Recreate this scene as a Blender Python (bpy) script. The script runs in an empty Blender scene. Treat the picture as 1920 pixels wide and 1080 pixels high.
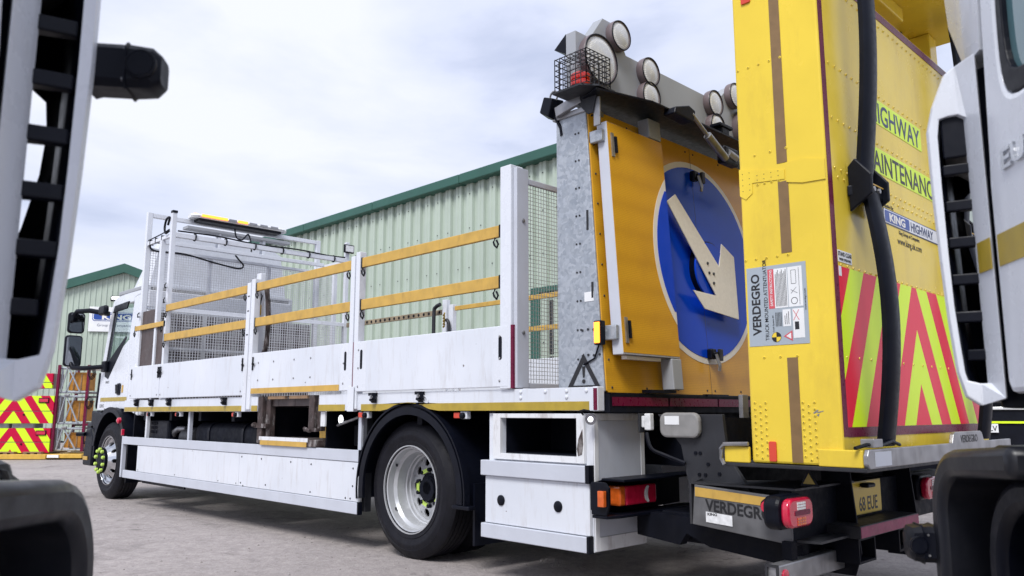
import bpy, bmesh, math, random
from mathutils import Vector, Matrix
random.seed(7)
R = math.radians
S = bpy.context.scene
COL = S.collection

# ------------------------------------------------------------------ camera, sky, sun, exposure
cam = bpy.data.cameras.new('camera'); camo = bpy.data.objects.new('camera', cam); COL.objects.link(camo)
CAM = Vector((0, -3.75, 1.09))
camo.location = CAM
camo.rotation_euler = (R(90) + math.atan(233.5/1500), 0, R(45.4))
cam.sensor_width = 36; cam.lens = 1500/1920*36; cam.clip_start = 0.05; cam.clip_end = 2000
cam.dof.use_dof = True; cam.dof.focus_distance = 6.5; cam.dof.aperture_fstop = 5.6
S.camera = camo

SUN_EL, SUN_AZ = 50, 294          # compass-like: direction the light comes from, degrees from +X counter-clockwise
w = bpy.data.worlds.new('World'); S.world = w; w.use_nodes = True
nt = w.node_tree; nt.nodes.clear()
def N(t, kind, **kw):
    n = t.nodes.new(kind)
    for k, v in kw.items(): setattr(n, k, v)
    return n
out = N(nt, 'ShaderNodeOutputWorld')
sky = N(nt, 'ShaderNodeTexSky', sky_type='NISHITA'); sky.sun_disc = False
sky.sun_elevation = R(SUN_EL); sky.sun_rotation = R(90 - SUN_AZ)
sky.air_density = 1.2; sky.dust_density = 2.5; sky.ozone_density = 1.5
bg1 = N(nt, 'ShaderNodeBackground'); bg1.inputs['Strength'].default_value = 0.10
nt.links.new(sky.outputs[0], bg1.inputs[0])
tc = N(nt, 'ShaderNodeTexCoord')
mp = N(nt, 'ShaderNodeMapping'); mp.inputs['Scale'].default_value = (1, 1, 2.6); mp.inputs['Rotation'].default_value = (0.15, 0.1, 0.6)
nt.links.new(tc.outputs['Generated'], mp.inputs[0])
n1 = N(nt, 'ShaderNodeTexNoise'); n1.inputs['Scale'].default_value = 2.5; n1.inputs['Detail'].default_value = 8; n1.inputs['Roughness'].default_value = 0.52; n1.inputs['Distortion'].default_value = 0.3
nt.links.new(mp.outputs[0], n1.inputs[0])
cr = N(nt, 'ShaderNodeValToRGB')
el = cr.color_ramp.elements
el[0].position = 0.34; el[0].color = (0.40, 0.455, 0.62, 1)
el[1].position = 0.64; el[1].color = (0.70, 0.725, 0.81, 1)
e = cr.color_ramp.elements.new(0.47); e.color = (0.575, 0.62, 0.77, 1)
nt.links.new(n1.outputs[0], cr.inputs[0])
bg2 = N(nt, 'ShaderNodeBackground'); bg2.inputs['Strength'].default_value = 1.0
nt.links.new(cr.outputs[0], bg2.inputs[0])
mix = N(nt, 'ShaderNodeMixShader')
n2 = N(nt, 'ShaderNodeTexNoise'); n2.inputs['Scale'].default_value = 1.3; n2.inputs['Detail'].default_value = 5
nt.links.new(mp.outputs[0], n2.inputs[0])
mr = N(nt, 'ShaderNodeMapRange'); mr.inputs[1].default_value = 0.3; mr.inputs[2].default_value = 0.55; mr.inputs[3].default_value = 0.82; mr.inputs[4].default_value = 1.0
nt.links.new(n2.outputs[0], mr.inputs[0]); nt.links.new(mr.outputs[0], mix.inputs[0])
nt.links.new(bg1.outputs[0], mix.inputs[1]); nt.links.new(bg2.outputs[0], mix.inputs[2]); nt.links.new(mix.outputs[0], out.inputs[0])
sl = bpy.data.lights.new('sun', 'SUN'); sl.energy = 2.4; sl.angle = R(22); sl.color = (1, 0.985, 0.965)
so = bpy.data.objects.new('sun', sl); COL.objects.link(so); so.location = (-10, -20, 30)
dv = Vector((math.cos(R(SUN_EL))*math.cos(R(SUN_AZ)), math.cos(R(SUN_EL))*math.sin(R(SUN_AZ)), math.sin(R(SUN_EL))))
so.rotation_euler = (-dv).to_track_quat('-Z', 'Y').to_euler()
S.view_settings.view_transform = 'Standard'; S.view_settings.look = 'None'; S.view_settings.gamma = 1
S.view_settings.exposure = 0.43
S.render.engine = 'CYCLES'

# ------------------------------------------------------------------ materials
def new_mat(name):
    m = bpy.data.materials.new(name); m.use_nodes = True
    return m, m.node_tree, m.node_tree.nodes['Principled BSDF']
def mixc(t, fac, a, b, mode='MIX'):
    n = N(t, 'ShaderNodeMix', data_type='RGBA', blend_type=mode)
    for sck, v in ((n.inputs[0], fac), (n.inputs[6], a), (n.inputs[7], b)):
        if hasattr(v, 'links') or isinstance(v, bpy.types.NodeSocket): t.links.new(v, sck)
        elif isinstance(v, (int, float)): sck.default_value = v
        else: sck.default_value = (*v, 1)
    return n.outputs[2]
def mth(t, op, a, b=0.0, c=0.0):
    n = N(t, 'ShaderNodeMath', operation=op)
    for sck, v in zip(n.inputs, (a, b, c)):
        if isinstance(v, bpy.types.NodeSocket): t.links.new(v, sck)
        else: sck.default_value = v
    return n.outputs[0]
def noise(t, co, scale, detail=4, rough=0.55, dist=0):
    n = N(t, 'ShaderNodeTexNoise'); n.inputs['Scale'].default_value = scale; n.inputs['Detail'].default_value = detail
    n.inputs['Roughness'].default_value = rough; n.inputs['Distortion'].default_value = dist
    t.links.new(co, n.inputs[0]); return n.outputs[0]
def ramp(t, v, a, b, lo=0.0, hi=1.0):
    n = N(t, 'ShaderNodeMapRange'); n.inputs[1].default_value = a; n.inputs[2].default_value = b; n.inputs[3].default_value = lo; n.inputs[4].default_value = hi
    t.links.new(v, n.inputs[0]); return n.outputs[0]
def bump(t, h, strength, dist, b):
    n = N(t, 'ShaderNodeBump'); n.inputs['Strength'].default_value = strength; n.inputs['Distance'].default_value = dist
    t.links.new(h, n.inputs['Height']); t.links.new(n.outputs[0], b.inputs['Normal'])
def M(name, col, rough=0.5, metal=0.0, var=0.08, vs=3.0, dirt=0.0, dcol=(0.08, 0.07, 0.06), ds=6.0, bmp=0.0, bs=60.0, coat=0.0, spec=0.5, wave=0.0):
    m, t, b = new_mat(name)
    co = N(t, 'ShaderNodeTexCoord').outputs['Object']
    c = mixc(t, ramp(t, noise(t, co, vs, 5), 0.3, 0.7), tuple(x*(1-var) for x in col), tuple(min(1, x*(1+var)) for x in col))
    if dirt:
        stretch = N(t, 'ShaderNodeMapping'); stretch.inputs['Scale'].default_value = (1, 1, 0.35); t.links.new(co, stretch.inputs[0])
        f = mth(t, 'MULTIPLY', ramp(t, noise(t, stretch.outputs[0], ds, 8, 0.68), 0.52, 0.80), dirt)
        c = mixc(t, f, c, dcol)
    t.links.new(c, b.inputs['Base Color'])
    r = ramp(t, noise(t, co, vs*4, 4), 0.3, 0.7, max(0.02, rough*0.8), min(1, rough*1.2)); t.links.new(r, b.inputs['Roughness'])
    b.inputs['Metallic'].default_value = metal; b.inputs['Coat Weight'].default_value = coat; b.inputs['Coat Roughness'].default_value = 0.06
    b.inputs['Specular IOR Level'].default_value = spec
    if bmp: bump(t, noise(t, co, bs, 4), bmp, 0.01, b)
    elif wave: bump(t, noise(t, co, 1.6, 1), wave, 0.05, b)
    return m
def EM(name, col, strength):
    m, t, b = new_mat(name); b.inputs['Base Color'].default_value = (*col, 1)
    b.inputs['Emission Color'].default_value = (*col, 1); b.inputs['Emission Strength'].default_value = strength
    return m

white = M('white_paint', (0.69, 0.715, 0.77), 0.28, var=0.03, dirt=0.35, dcol=(0.42, 0.40, 0.38), ds=5, coat=0.3, wave=0.05)
chip = M('chipped_white_paint', (0.72, 0.73, 0.75), 0.4, var=0.05, dirt=0.9, dcol=(0.16, 0.09, 0.06), ds=9)
alu = M('white_aluminium', (0.52, 0.545, 0.61), 0.38, var=0.05, dirt=0.25, dcol=(0.35, 0.34, 0.33), ds=8)
greyp = M('grey_powder_coat', (0.33, 0.345, 0.37), 0.5, var=0.06, dirt=0.2, dcol=(0.2, 0.2, 0.2))
yrail = M('yellow_rail_paint', (0.56, 0.345, 0.07), 0.5, var=0.12, vs=9, dirt=0.55, dcol=(0.25, 0.14, 0.04), ds=14)
ochre = M('ochre_reflective_tape', (0.40, 0.285, 0.03), 0.35, var=0.12, vs=12, dirt=0.3, dcol=(0.2, 0.14, 0.05), ds=16)
brownt = M('brown_reflective_tape', (0.21, 0.125, 0.05), 0.38, var=0.12, vs=14)
black = M('black_plastic', (0.003, 0.004, 0.009), 0.42, spec=0.2, var=0.25, vs=9)
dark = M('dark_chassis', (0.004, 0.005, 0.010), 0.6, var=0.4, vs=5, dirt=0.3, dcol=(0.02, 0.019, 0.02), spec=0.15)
dgrey = M('dark_grey_steel', (0.022, 0.023, 0.028), 0.5, var=0.25, vs=6, dirt=0.45, dcol=(0.09, 0.085, 0.08), spec=0.4)
steel = M('weathered_steel', (0.34, 0.34, 0.35), 0.42, 0.75, var=0.25, vs=9, dirt=0.6, dcol=(0.12, 0.11, 0.10), ds=10)
chrome = M('chrome', (0.62, 0.63, 0.65), 0.16, 1.0, var=0.2, vs=9, dirt=0.4, dcol=(0.1, 0.1, 0.1))
rust = M('rusty_brown_steel', (0.05, 0.034, 0.032), 0.7, var=0.5, vs=14, dirt=1.0, dcol=(0.6, 0.58, 0.57), ds=16, bmp=0.3)
tyre_m = M('tyre_rubber', (0.008, 0.008, 0.012), 0.6, var=0.3, vs=10, spec=0.22, dirt=0.4, dcol=(0.022, 0.020, 0.020), bmp=0.15, bs=90)
rimm = M('rim_grey', (0.47, 0.48, 0.50), 0.35, 0.35, var=0.1, dirt=0.5, dcol=(0.2, 0.19, 0.18), ds=9)
blue = M('blue_reflective', (0.004, 0.060, 0.62), 0.22, var=0.04, spec=0.16, wave=0.05)
beige = M('arrow_white_sheet', (0.82, 0.79, 0.73), 0.45, var=0.05, vs=40)
ring = M('off_white_ring', (0.78, 0.75, 0.70), 0.4, var=0.03)
yatt = M('yellow_gloss_panel', (0.80, 0.585, 0.055), 0.24, var=0.06, vs=2, spec=0.32, dirt=0.5, dcol=(0.50, 0.33, 0.05), ds=5, wave=0.2)
maroon = M('maroon_reflective_tape', (0.13, 0.003, 0.03), 0.3, var=0.15, vs=10, spec=0.3)
redl = M('red_lens', (0.55, 0.012, 0.05), 0.12, var=0.15, vs=30, coat=0.8)
redd = M('red_marker', (0.62, 0.06, 0.03), 0.3, var=0.1)
amberl = M('amber_lens', (0.60, 0.11, 0.015), 0.15, var=0.2, vs=40, coat=0.6)
lensw = M('white_lens', (0.72, 0.73, 0.74), 0.2, var=0.15, vs=40, coat=0.5)
ply = M('brown_ply', (0.065, 0.045, 0.042), 0.5, var=0.25, vs=5, dirt=0.4, dcol=(0.2, 0.17, 0.15))
fluo = M('fluorescent_yellow', (0.70, 0.92, 0.02), 0.35, var=0.03)
limeg = M('lime_plastic', (0.48, 0.66, 0.12), 0.4)
ink = M('black_ink', (0.012, 0.012, 0.014), 0.4)
inkn = M('navy_ink', (0.02, 0.035, 0.11), 0.4)
kblue = M('sign_blue', (0.015, 0.06, 0.30), 0.35)
signw = M('sign_white', (0.78, 0.79, 0.80), 0.4)
labelg = M('grey_label_film', (0.36, 0.41, 0.46), 0.35, var=0.03)
pinkr = M('print_red', (0.62, 0.09, 0.11), 0.4)
darkgreen = M('dark_green_trim', (0.026, 0.10, 0.075), 0.5, var=0.1, vs=2)
clad = M('pale_green_cladding', (0.42, 0.49, 0.415), 0.4, var=0.08, vs=0.8, dirt=0.45, dcol=(0.31, 0.35, 0.28), ds=1.6)
block = M('concrete_block_wall', (0.34, 0.31, 0.30), 0.85, var=0.15, vs=3, bmp=0.3)
timber = M('pallet_timber', (0.26, 0.16, 0.09), 0.75, var=0.25, vs=12)
ybase = M('yellow_base_paint', (0.62, 0.38, 0.06), 0.5, var=0.15, vs=6)
drumo = M('orange_canvas', (0.46, 0.20, 0.025), 0.55, var=0.2, vs=8)
amberon = EM('amber_lamp_lit', (1.0, 0.30, 0.03), 1.8)
ledon = EM('white_lamp_lit', (0.95, 0.97, 1.0), 1.5)
redbeacon = M('red_beacon_lens', (0.75, 0.03, 0.02), 0.15, var=0.2, vs=30, coat=0.8)

# white panels with scratches, scuffs and road film
wornw, t, b = new_mat('worn_white_panel')
co = N(t, 'ShaderNodeTexCoord').outputs['Object']
def sc3(v):
    m_ = N(t, 'ShaderNodeMapping'); m_.inputs['Scale'].default_value = v; m_.inputs['Rotation'].default_value = (0, 0.5 if v[0] > v[2] else -0.2, 0); t.links.new(co, m_.inputs[0]); return m_.outputs[0]
c = mixc(t, ramp(t, noise(t, co, 1.2, 5), 0.3, 0.7), (0.62, 0.65, 0.71), (0.71, 0.735, 0.79))
c = mixc(t, ramp(t, noise(t, sc3((3, 3, 0.5)), 5, 8, 0.7), 0.52, 0.78, 0, 0.5), c, (0.42, 0.39, 0.37))
msk = ramp(t, noise(t, co, 1.7, 3), 0.50, 0.62)
c = mixc(t, mth(t, 'MULTIPLY', msk, ramp(t, noise(t, sc3((60, 60, 3.5)), 1.0, 5, 0.6), 0.66, 0.70, 0, 0.6)), c, (0.30, 0.28, 0.29))
c = mixc(t, mth(t, 'MULTIPLY', msk, ramp(t, noise(t, sc3((4, 4, 70)), 1.0, 5, 0.6), 0.67, 0.71, 0, 0.5)), c, (0.36, 0.34, 0.35))
c = mixc(t, ramp(t, noise(t, co, 23, 3, 0.5), 0.745, 0.77, 0, 0.9), c, (0.10, 0.07, 0.06))
t.links.new(c, b.inputs['Base Color']); b.inputs['Roughness'].default_value = 0.3; b.inputs['Coat Weight'].default_value = 0.2
bump(t, noise(t, co, 1.3, 2), 0.12, 0.05, b)

# galvanised spangle
galv, t, b = new_mat('galvanised_steel')
co = N(t, 'ShaderNodeTexCoord').outputs['Object']
wp = N(t, 'ShaderNodeMix', data_type='VECTOR'); wp.inputs[0].default_value = 0.10
nz = N(t, 'ShaderNodeTexNoise'); nz.inputs['Scale'].default_value = 16; nz.inputs['Detail'].default_value = 6; t.links.new(co, nz.inputs[0])
t.links.new(co, wp.inputs[4]); t.links.new(nz.outputs['Color'], wp.inputs[5])
vo = N(t, 'ShaderNodeTexVoronoi'); vo.inputs['Scale'].default_value = 46; t.links.new(wp.outputs[1], vo.inputs['Vector'])
sp = N(t, 'ShaderNodeSeparateColor'); t.links.new(vo.outputs['Color'], sp.inputs[0])
t.links.new(mixc(t, ramp(t, mth(t, 'MULTIPLY_ADD', sp.outputs[0], 0.55, mth(t, 'MULTIPLY', noise(t, co, 9, 7, 0.7), 0.5)), 0.1, 0.85), (0.27, 0.30, 0.34), (0.47, 0.50, 0.54)), b.inputs['Base Color'])
t.links.new(ramp(t, sp.outputs[1], 0, 1, 0.32, 0.6), b.inputs['Roughness']); b.inputs['Metallic'].default_value = 0.45

# orange micro-prismatic sheeting
orange, t, b = new_mat('orange_prismatic_sheet')
co = N(t, 'ShaderNodeTexCoord').outputs['Object']
vo = N(t, 'ShaderNodeTexVoronoi'); vo.inputs['Scale'].default_value = 85; vo.inputs['Randomness'].default_value = 0.12; t.links.new(co, vo.inputs['Vector'])
c = mixc(t, ramp(t, vo.outputs['Distance'], 0.25, 0.6), (0.74, 0.39, 0.022), (0.60, 0.30, 0.018))
t.links.new(mixc(t, ramp(t, noise(t, co, 4, 6), 0.5, 0.8, 0, 0.3), c, (0.42, 0.19, 0.02)), b.inputs['Base Color'])
b.inputs['Roughness'].default_value = 0.28; b.inputs['Specular IOR Level'].default_value = 0.3

# chevron print (steep), on the folded crash panel
def chevron(name, cax, zax, ctr, zref, k, period, off, ca, cb, rough=0.25):
    m, t, b = new_mat(name)
    co = N(t, 'ShaderNodeTexCoord').outputs['Object']
    s = N(t, 'ShaderNodeSeparateXYZ'); t.links.new(co, s.inputs[0])
    d = mth(t, 'ABSOLUTE', mth(t, 'SUBTRACT', s.outputs[cax], ctr))
    d = mth(t, 'MULTIPLY_ADD', mth(t, 'SUBTRACT', s.outputs[zax], zref), k, d)
    d = mth(t, 'FLOORED_MODULO', mth(t, 'DIVIDE', mth(t, 'ADD', d, off), period), 1.0)
    f = mth(t, 'GREATER_THAN', d, 0.5)
    t.links.new(mixc(t, f, ca, cb), b.inputs['Base Color'])
    b.inputs['Roughness'].default_value = rough; b.inputs['Specular IOR Level'].default_value = 0.16
    bump(t, noise(t, co, 1.6, 1), 0.08, 0.05, b)
    return m

# LED lens: pale with a grid of dots
led, t, b = new_mat('led_cluster_lens')
co = N(t, 'ShaderNodeTexCoord').outputs['Object']
vo = N(t, 'ShaderNodeTexVoronoi'); vo.inputs['Scale'].default_value = 75; vo.inputs['Randomness'].default_value = 0.15; t.links.new(co, vo.inputs['Vector'])
t.links.new(mixc(t, ramp(t, vo.outputs['Distance'], 0.2, 0.5), (0.92, 0.92, 0.91), (0.56, 0.57, 0.59)), b.inputs['Base Color'])
b.inputs['Roughness'].default_value = 0.25; b.inputs['Coat Weight'].default_value = 0.6

# glass
glass, t, b = new_mat('cab_glass')
o_ = t.nodes['Material Output']
tr = N(t, 'ShaderNodeBsdfTransparent'); tr.inputs[0].default_value = (0.90, 0.95, 0.95, 1)
gl = N(t, 'ShaderNodeBsdfGlossy'); gl.inputs['Roughness'].default_value = 0.02
fr = N(t, 'ShaderNodeLayerWeight'); fr.inputs[0].default_value = 0.5
ms = N(t, 'ShaderNodeMixShader'); t.links.new(mth(t, 'MULTIPLY_ADD', mth(t, 'POWER', fr.outputs['Facing'], 4.0), 0.6, 0.05), ms.inputs[0]); t.links.new(tr.outputs[0], ms.inputs[1]); t.links.new(gl.outputs[0], ms.inputs[2])
t.links.new(ms.outputs[0], o_.inputs[0])

# yard concrete
ground_m, t, b = new_mat('yard_concrete')
co = N(t, 'ShaderNodeTexCoord').outputs['Object']
c = mixc(t, ramp(t, noise(t, co, 0.35, 6, 0.6), 0.3, 0.7), (0.37, 0.325, 0.315), (0.52, 0.46, 0.447))
c = mixc(t, ramp(t, noise(t, co, 38, 6, 0.75), 0.35, 0.75), mixc(t, 0.38, c, (0.08, 0.072, 0.07)), mixc(t, 0.30, c, (0.65, 0.60, 0.58)))
c = mixc(t, ramp(t, noise(t, co, 9, 10, 0.78), 0.38, 0.66), mixc(t, 0.30, c, (0.12, 0.11, 0.108)), mixc(t, 0.16, c, (0.70, 0.64, 0.62)))
c = mixc(t, ramp(t, noise(t, co, 75, 4, 0.8), 0.60, 0.68, 0, 0.8), c, (0.10, 0.09, 0.088))
c = mixc(t, ramp(t, noise(t, co, 55, 3, 0.8), 0.64, 0.70, 0, 0.7), c, (0.80, 0.76, 0.74))
c = mixc(t, ramp(t, noise(t, co, 1.1, 7, 0.7, 1.5), 0.54, 0.74, 0, 0.6), c, (0.13, 0.118, 0.116))
c = mixc(t, ramp(t, noise(t, co, 0.75, 6, 0.62, 0.8), 0.60, 0.70, 0, 0.55), c, (0.14, 0.122, 0.12))
c = mixc(t, ramp(t, noise(t, co, 2.6, 5, 0.6, 0.4), 0.66, 0.72, 0, 0.5), c, (0.09, 0.08, 0.078))
vo = N(t, 'ShaderNodeTexVoronoi', feature='DISTANCE_TO_EDGE'); vo.inputs['Scale'].default_value = 0.16
wq = N(t, 'ShaderNodeMix', data_type='VECTOR'); wq.inputs[0].default_value = 0.12
nz = N(t, 'ShaderNodeTexNoise'); nz.inputs['Scale'].default_value = 1.2; nz.inputs['Detail'].default_value = 8; t.links.new(co, nz.inputs[0])
sc = N(t, 'ShaderNodeVectorMath', operation='SCALE'); sc.inputs[3].default_value = 6; t.links.new(nz.outputs['Color'], sc.inputs[0])
ad = N(t, 'ShaderNodeVectorMath', operation='ADD'); t.links.new(co, ad.inputs[0]); t.links.new(sc.outputs[0], ad.inputs[1])
t.links.new(ad.outputs[0], vo.inputs['Vector'])
c = mixc(t, ramp(t, vo.outputs['Distance'], 0.0, 0.004, 0.8, 0), c, (0.07, 0.065, 0.065))
t.links.new(c, b.inputs['Base Color']); b.inputs['Roughness'].default_value = 0.85
h = mth(t, 'MULTIPLY_ADD', noise(t, co, 6, 3), 1.5, noise(t, co, 60, 5, 0.7))
bump(t, h, 0.8, 0.015, b)

# ------------------------------------------------------------------ mesh helpers
ABS = {}
class MB:
    def __init__(s): s.v = []; s.f = []
    def add(s, vs, fs):
        n = len(s.v); s.v += [tuple(p) for p in vs]; s.f += [tuple(i+n for i in q) for q in fs]; return s
    def box(s, x0, x1, y0, y1, z0, z1):
        return s.add([(x0,y0,z0),(x1,y0,z0),(x1,y1,z0),(x0,y1,z0),(x0,y0,z1),(x1,y0,z1),(x1,y1,z1),(x0,y1,z1)],
                     [(0,3,2,1),(4,5,6,7),(0,1,5,4),(1,2,6,5),(2,3,7,6),(3,0,4,7)])
    def bar(s, p, q, w, h=None, up=(0,0,1)):
        p, q = Vector(p), Vector(q); d = (q-p).normalized(); up = Vector(up)
        if abs(d.dot(up)) > 0.98: up = Vector((0,1,0)) if abs(d.y) < 0.9 else Vector((1,0,0))
        a = d.cross(up).normalized(); c = a.cross(d); h = h or w
        vs = [e + a*i*w/2 + c*j*h/2 for e in (p, q) for i, j in ((-1,-1),(1,-1),(1,1),(-1,1))]
        return s.add(vs, [(0,3,2,1),(4,5,6,7),(0,1,5,4),(1,2,6,5),(2,3,7,6),(3,0,4,7)])
    def tube(s, pts, r, n=8, cap=True):
        pts = [Vector(p) for p in pts]; rings = []
        up = Vector((0.13, 0.27, 0.95))
        for i, p in enumerate(pts):
            d = (pts[min(i+1, len(pts)-1)] - pts[max(i-1, 0)]).normalized()
            a = d.cross(up)
            if a.length < 0.05: a = d.cross(Vector((1, 0, 0)))
            a.normalize(); c = a.cross(d); rr = r[i] if isinstance(r, (list, tuple)) else r
            rings.append([p + a*math.cos(2*math.pi*k/n)*rr + c*math.sin(2*math.pi*k/n)*rr for k in range(n)])
        return s.loft(rings, cap)
    def loft(s, rings, cap=True, closed=True):
        n = len(rings[0]); vs = [p for q in rings for p in q]; fs = []
        for i in range(len(rings)-1):
            for k in range(n if closed else n-1):
                k2 = (k+1) % n; fs.append((i*n+k, i*n+k2, (i+1)*n+k2, (i+1)*n+k))
        if cap: fs += [tuple(range(n-1, -1, -1)), tuple(range((len(rings)-1)*n, len(rings)*n))]
        return s.add(vs, fs)
    def prism(s, poly, ax, a0, a1):
        def P(u, v, a): return {'x': (a, u, v), 'y': (u, a, v), 'z': (u, v, a)}[ax]
        return s.loft([[P(u, v, a0) for u, v in poly], [P(u, v, a1) for u, v in poly]])
    def lathe(s, prof, c, ax='y', n=40, close=False):
        # prof: list of (radius, height along axis)
        c = Vector(c); rings = []
        for r, h in prof:
            q = []
            for k in range(n):
                a = 2*math.pi*k/n; u, v = r*math.cos(a), r*math.sin(a)
                q.append(c + Vector({'x': (h, u, v), 'y': (u, h, v), 'z': (u, v, h)}[ax]))
            rings.append(q)
        if close: rings.append(rings[0])
        return s.loft(rings, cap=not close)
    def hole_plate(s, outer, inner, ax, a0, a1):
        """plate between an outer loop and an inner loop of the same length, extruded from a0 to a1"""
        n = len(outer)
        def P(u, v, a): return {'x': (a, u, v), 'y': (u, a, v), 'z': (u, v, a)}[ax]
        vs = [P(*p, a0) for p in outer] + [P(*p, a0) for p in inner] + [P(*p, a1) for p in outer] + [P(*p, a1) for p in inner]
        fs = []
        for k in range(n):
            j = (k+1) % n
            fs += [(k, j, n+j, n+k), (2*n+k, 3*n+k, 3*n+j, 2*n+j), (k, 2*n+k, 2*n+j, j), (n+k, n+j, 3*n+j, 3*n+k)]
        return s.add(vs, fs)
def obj(name, mb, mat, parent=None, loc=(0,0,0), rot=None, bev=0.0, smooth=None, kind=None, seg=2):
    me = bpy.data.meshes.new(name); me.from_pydata(mb.v, [], mb.f); me.update()
    bm = bmesh.new(); bm.from_mesh(me); bmesh.ops.recalc_face_normals(bm, faces=bm.faces); bm.to_mesh(me); bm.free()
    me.materials.append(mat)
    if smooth:
        me.shade_smooth(); me.set_sharp_from_angle(angle=R(smooth))
    return link(name, me, parent, loc, rot, bev, kind, seg)
def link(name, me, parent=None, loc=(0,0,0), rot=None, bev=0.0, kind=None, seg=2):
    o = bpy.data.objects.new(name, me); COL.objects.link(o)
    loc = Vector(loc); ABS[o.name] = loc
    if parent is not None:
        o.parent = parent; o.location = loc - ABS[parent.name]
    else: o.location = loc
    if rot: o.rotation_euler = rot
    if bev:
        m = o.modifiers.new('bevel', 'BEVEL'); m.width = bev; m.segments = seg; m.limit_method = 'ANGLE'; m.angle_limit = R(40)
    if kind: o['kind'] = kind
    return o
def tag(o, label, cat, group=None):
    o['label'] = label; o['category'] = cat
    if group: o['group'] = group
    return o
def thing(name, label, cat, loc=(0,0,0), group=None, local=False):
    o = bpy.data.objects.new(name, None); COL.objects.link(o); o.empty_display_size = 0.2
    o.location = loc; ABS[o.name] = Vector((0,0,0)) if local else Vector(loc)
    return tag(o, label, cat, group)
B = lambda *a: MB().box(*a)
def cat(P, n=5):
    P = [Vector(p) for p in P]; out_ = []
    for i in range(len(P)-1):
        a, b_, c_, d = P[max(i-1, 0)], P[i], P[i+1], P[min(i+2, len(P)-1)]
        for k in range(n):
            t_ = k/n; out_.append(0.5*((2*b_) + (c_-a)*t_ + (2*a-5*b_+4*c_-d)*t_*t_ + (3*b_-a-3*c_+d)*t_**3))
    return out_ + [P[-1]]
def rrect(u0, u1, v0, v1, r, n=4):
    out = []
    for cu, cv, a0 in ((u1-r, v0+r, -90), (u1-r, v1-r, 0), (u0+r, v1-r, 90), (u0+r, v0+r, 180)):
        for k in range(n+1):
            a = R(a0 + 90*k/n); out.append((cu + r*math.cos(a), cv + r*math.sin(a)))
    return out
def circ(cu, cv, r, n=40, a0=0, a1=360):
    m = n if a1-a0 == 360 else n+1
    return [(cu + r*math.cos(R(a0+(a1-a0)*k/n)), cv + r*math.sin(R(a0+(a1-a0)*k/n))) for k in range(m)]
def text(name, s, h, mat, parent, loc, xd, yd, align='CENTER', bold=0.0, sx=1.0, ext=0.0005, shear=0.0):
    cu = bpy.data.curves.new(name, 'FONT'); cu.body = s; cu.size = h/0.73; cu.offset = bold*h; cu.extrude = ext; cu.align_x = align; cu.resolution_u = 3; cu.shear = shear
    o = bpy.data.objects.new(name, cu); COL.objects.link(o)
    dg = bpy.context.evaluated_depsgraph_get(); me = bpy.data.meshes.new_from_object(o.evaluated_get(dg))
    bpy.data.objects.remove(o); bpy.data.curves.remove(cu)
    xd, yd = Vector(xd), Vector(yd); zd = xd.cross(yd)
    for v in me.vertices: v.co = xd*v.co.x*sx + yd*v.co.y + zd*v.co.z
    me.materials.clear(); me.materials.append(mat); me.name = name
    return link(name, me, parent, loc)
XP, YP, ZP = Vector((1,0,0)), Vector((0,1,0)), Vector((0,0,1))

# ------------------------------------------------------------------ ground
g = obj('ground', MB().add([(x_, y_, z_) for x_, z_ in ((-400, -0.07), (-12, -0.07), (-5, 0), (400, 0)) for y_ in (-400, 400)], [(0,2,3,1), (2,4,5,3), (4,6,7,5)]), ground_m); g['kind'] = 'structure'

gm = MB(); rg = random.Random(3)
def gz(x): return 0 if x > -5 else (-0.07 if x < -12 else 0.01*(x+5))
for k in range(2600):
    x_ = rg.uniform(-16, 1.5); y_ = rg.uniform(-3.4, 0.9) + max(0, -x_-9)*0.25*rg.random(); r_ = 0.003+0.010*rg.random()**3
    z_ = gz(x_); a_ = rg.uniform(0, 6.28); ca, sa = math.cos(a_)*r_, math.sin(a_)*r_
    gm.add([(x_+ca, y_+sa, z_), (x_-sa, y_+ca*0.8, z_), (x_-ca*0.9, y_-sa, z_), (x_+sa, y_-ca, z_), (x_+ca*0.2, y_+sa*0.3, z_+r_*rg.uniform(0.5, 1.0))], [(0, 1, 4), (1, 2, 4), (2, 3, 4), (3, 0, 4)])
gr_ = obj('loose_grit', gm, M('grit_stone', (0.22, 0.20, 0.19), 0.8, var=0.6, vs=3), kind='stuff'); gr_['label'] = 'scattered loose grit and small stones on the yard'; gr_['category'] = 'grit'

# ------------------------------------------------------------------ sheds
def sheet_mesh(width, ribs, h, name):
    p = width/ribs; prof = []
    for k in range(ribs):
        x = k*p
        prof += [(x, 0), (x+p*0.40, 0), (x+p*0.45, -0.06), (x+p*0.62, -0.06), (x+p*0.66, -0.045), (x+p*0.72, -0.045), (x+p*0.76, -0.06), (x+p*0.95, -0.06)]
    prof.append((width, 0))
    mb = MB(); n = len(prof)
    mb.add([(x, y, z) for z in (0, h) for x, y in prof], [(i, i+1, n+i+1, n+i) for i in range(n-1)])
    me = bpy.data.meshes.new(name); me.from_pydata(mb.v, [], mb.f); me.materials.append(clad); return me
YB = 6.6
shed = thing('warehouse', 'long pale green ribbed metal warehouse with dark green eaves behind the flatbed truck', 'building', (-13.5, 10, 0))
BX0, BX1, ZE, ZPL = -20.55, -5.2, 5.60, 2.06
sm = sheet_mesh(1.0, 3, ZE-ZPL+0.1, 'cladding_sheet')
x = BX0
while x < BX1-0.02:
    o = link('cladding_sheet', sm, shed, (x, YB + (0.003 if int(x*2) % 2 else 0), ZPL-0.05)); x += 1.0
obj('core_wall', MB().box(BX0+0.05, BX1-0.05+0.6, YB+0.06, YB+18, -0.1, ZE+0.1), clad, shed)
DX0, DX1 = -9.72, -8.5
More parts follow.
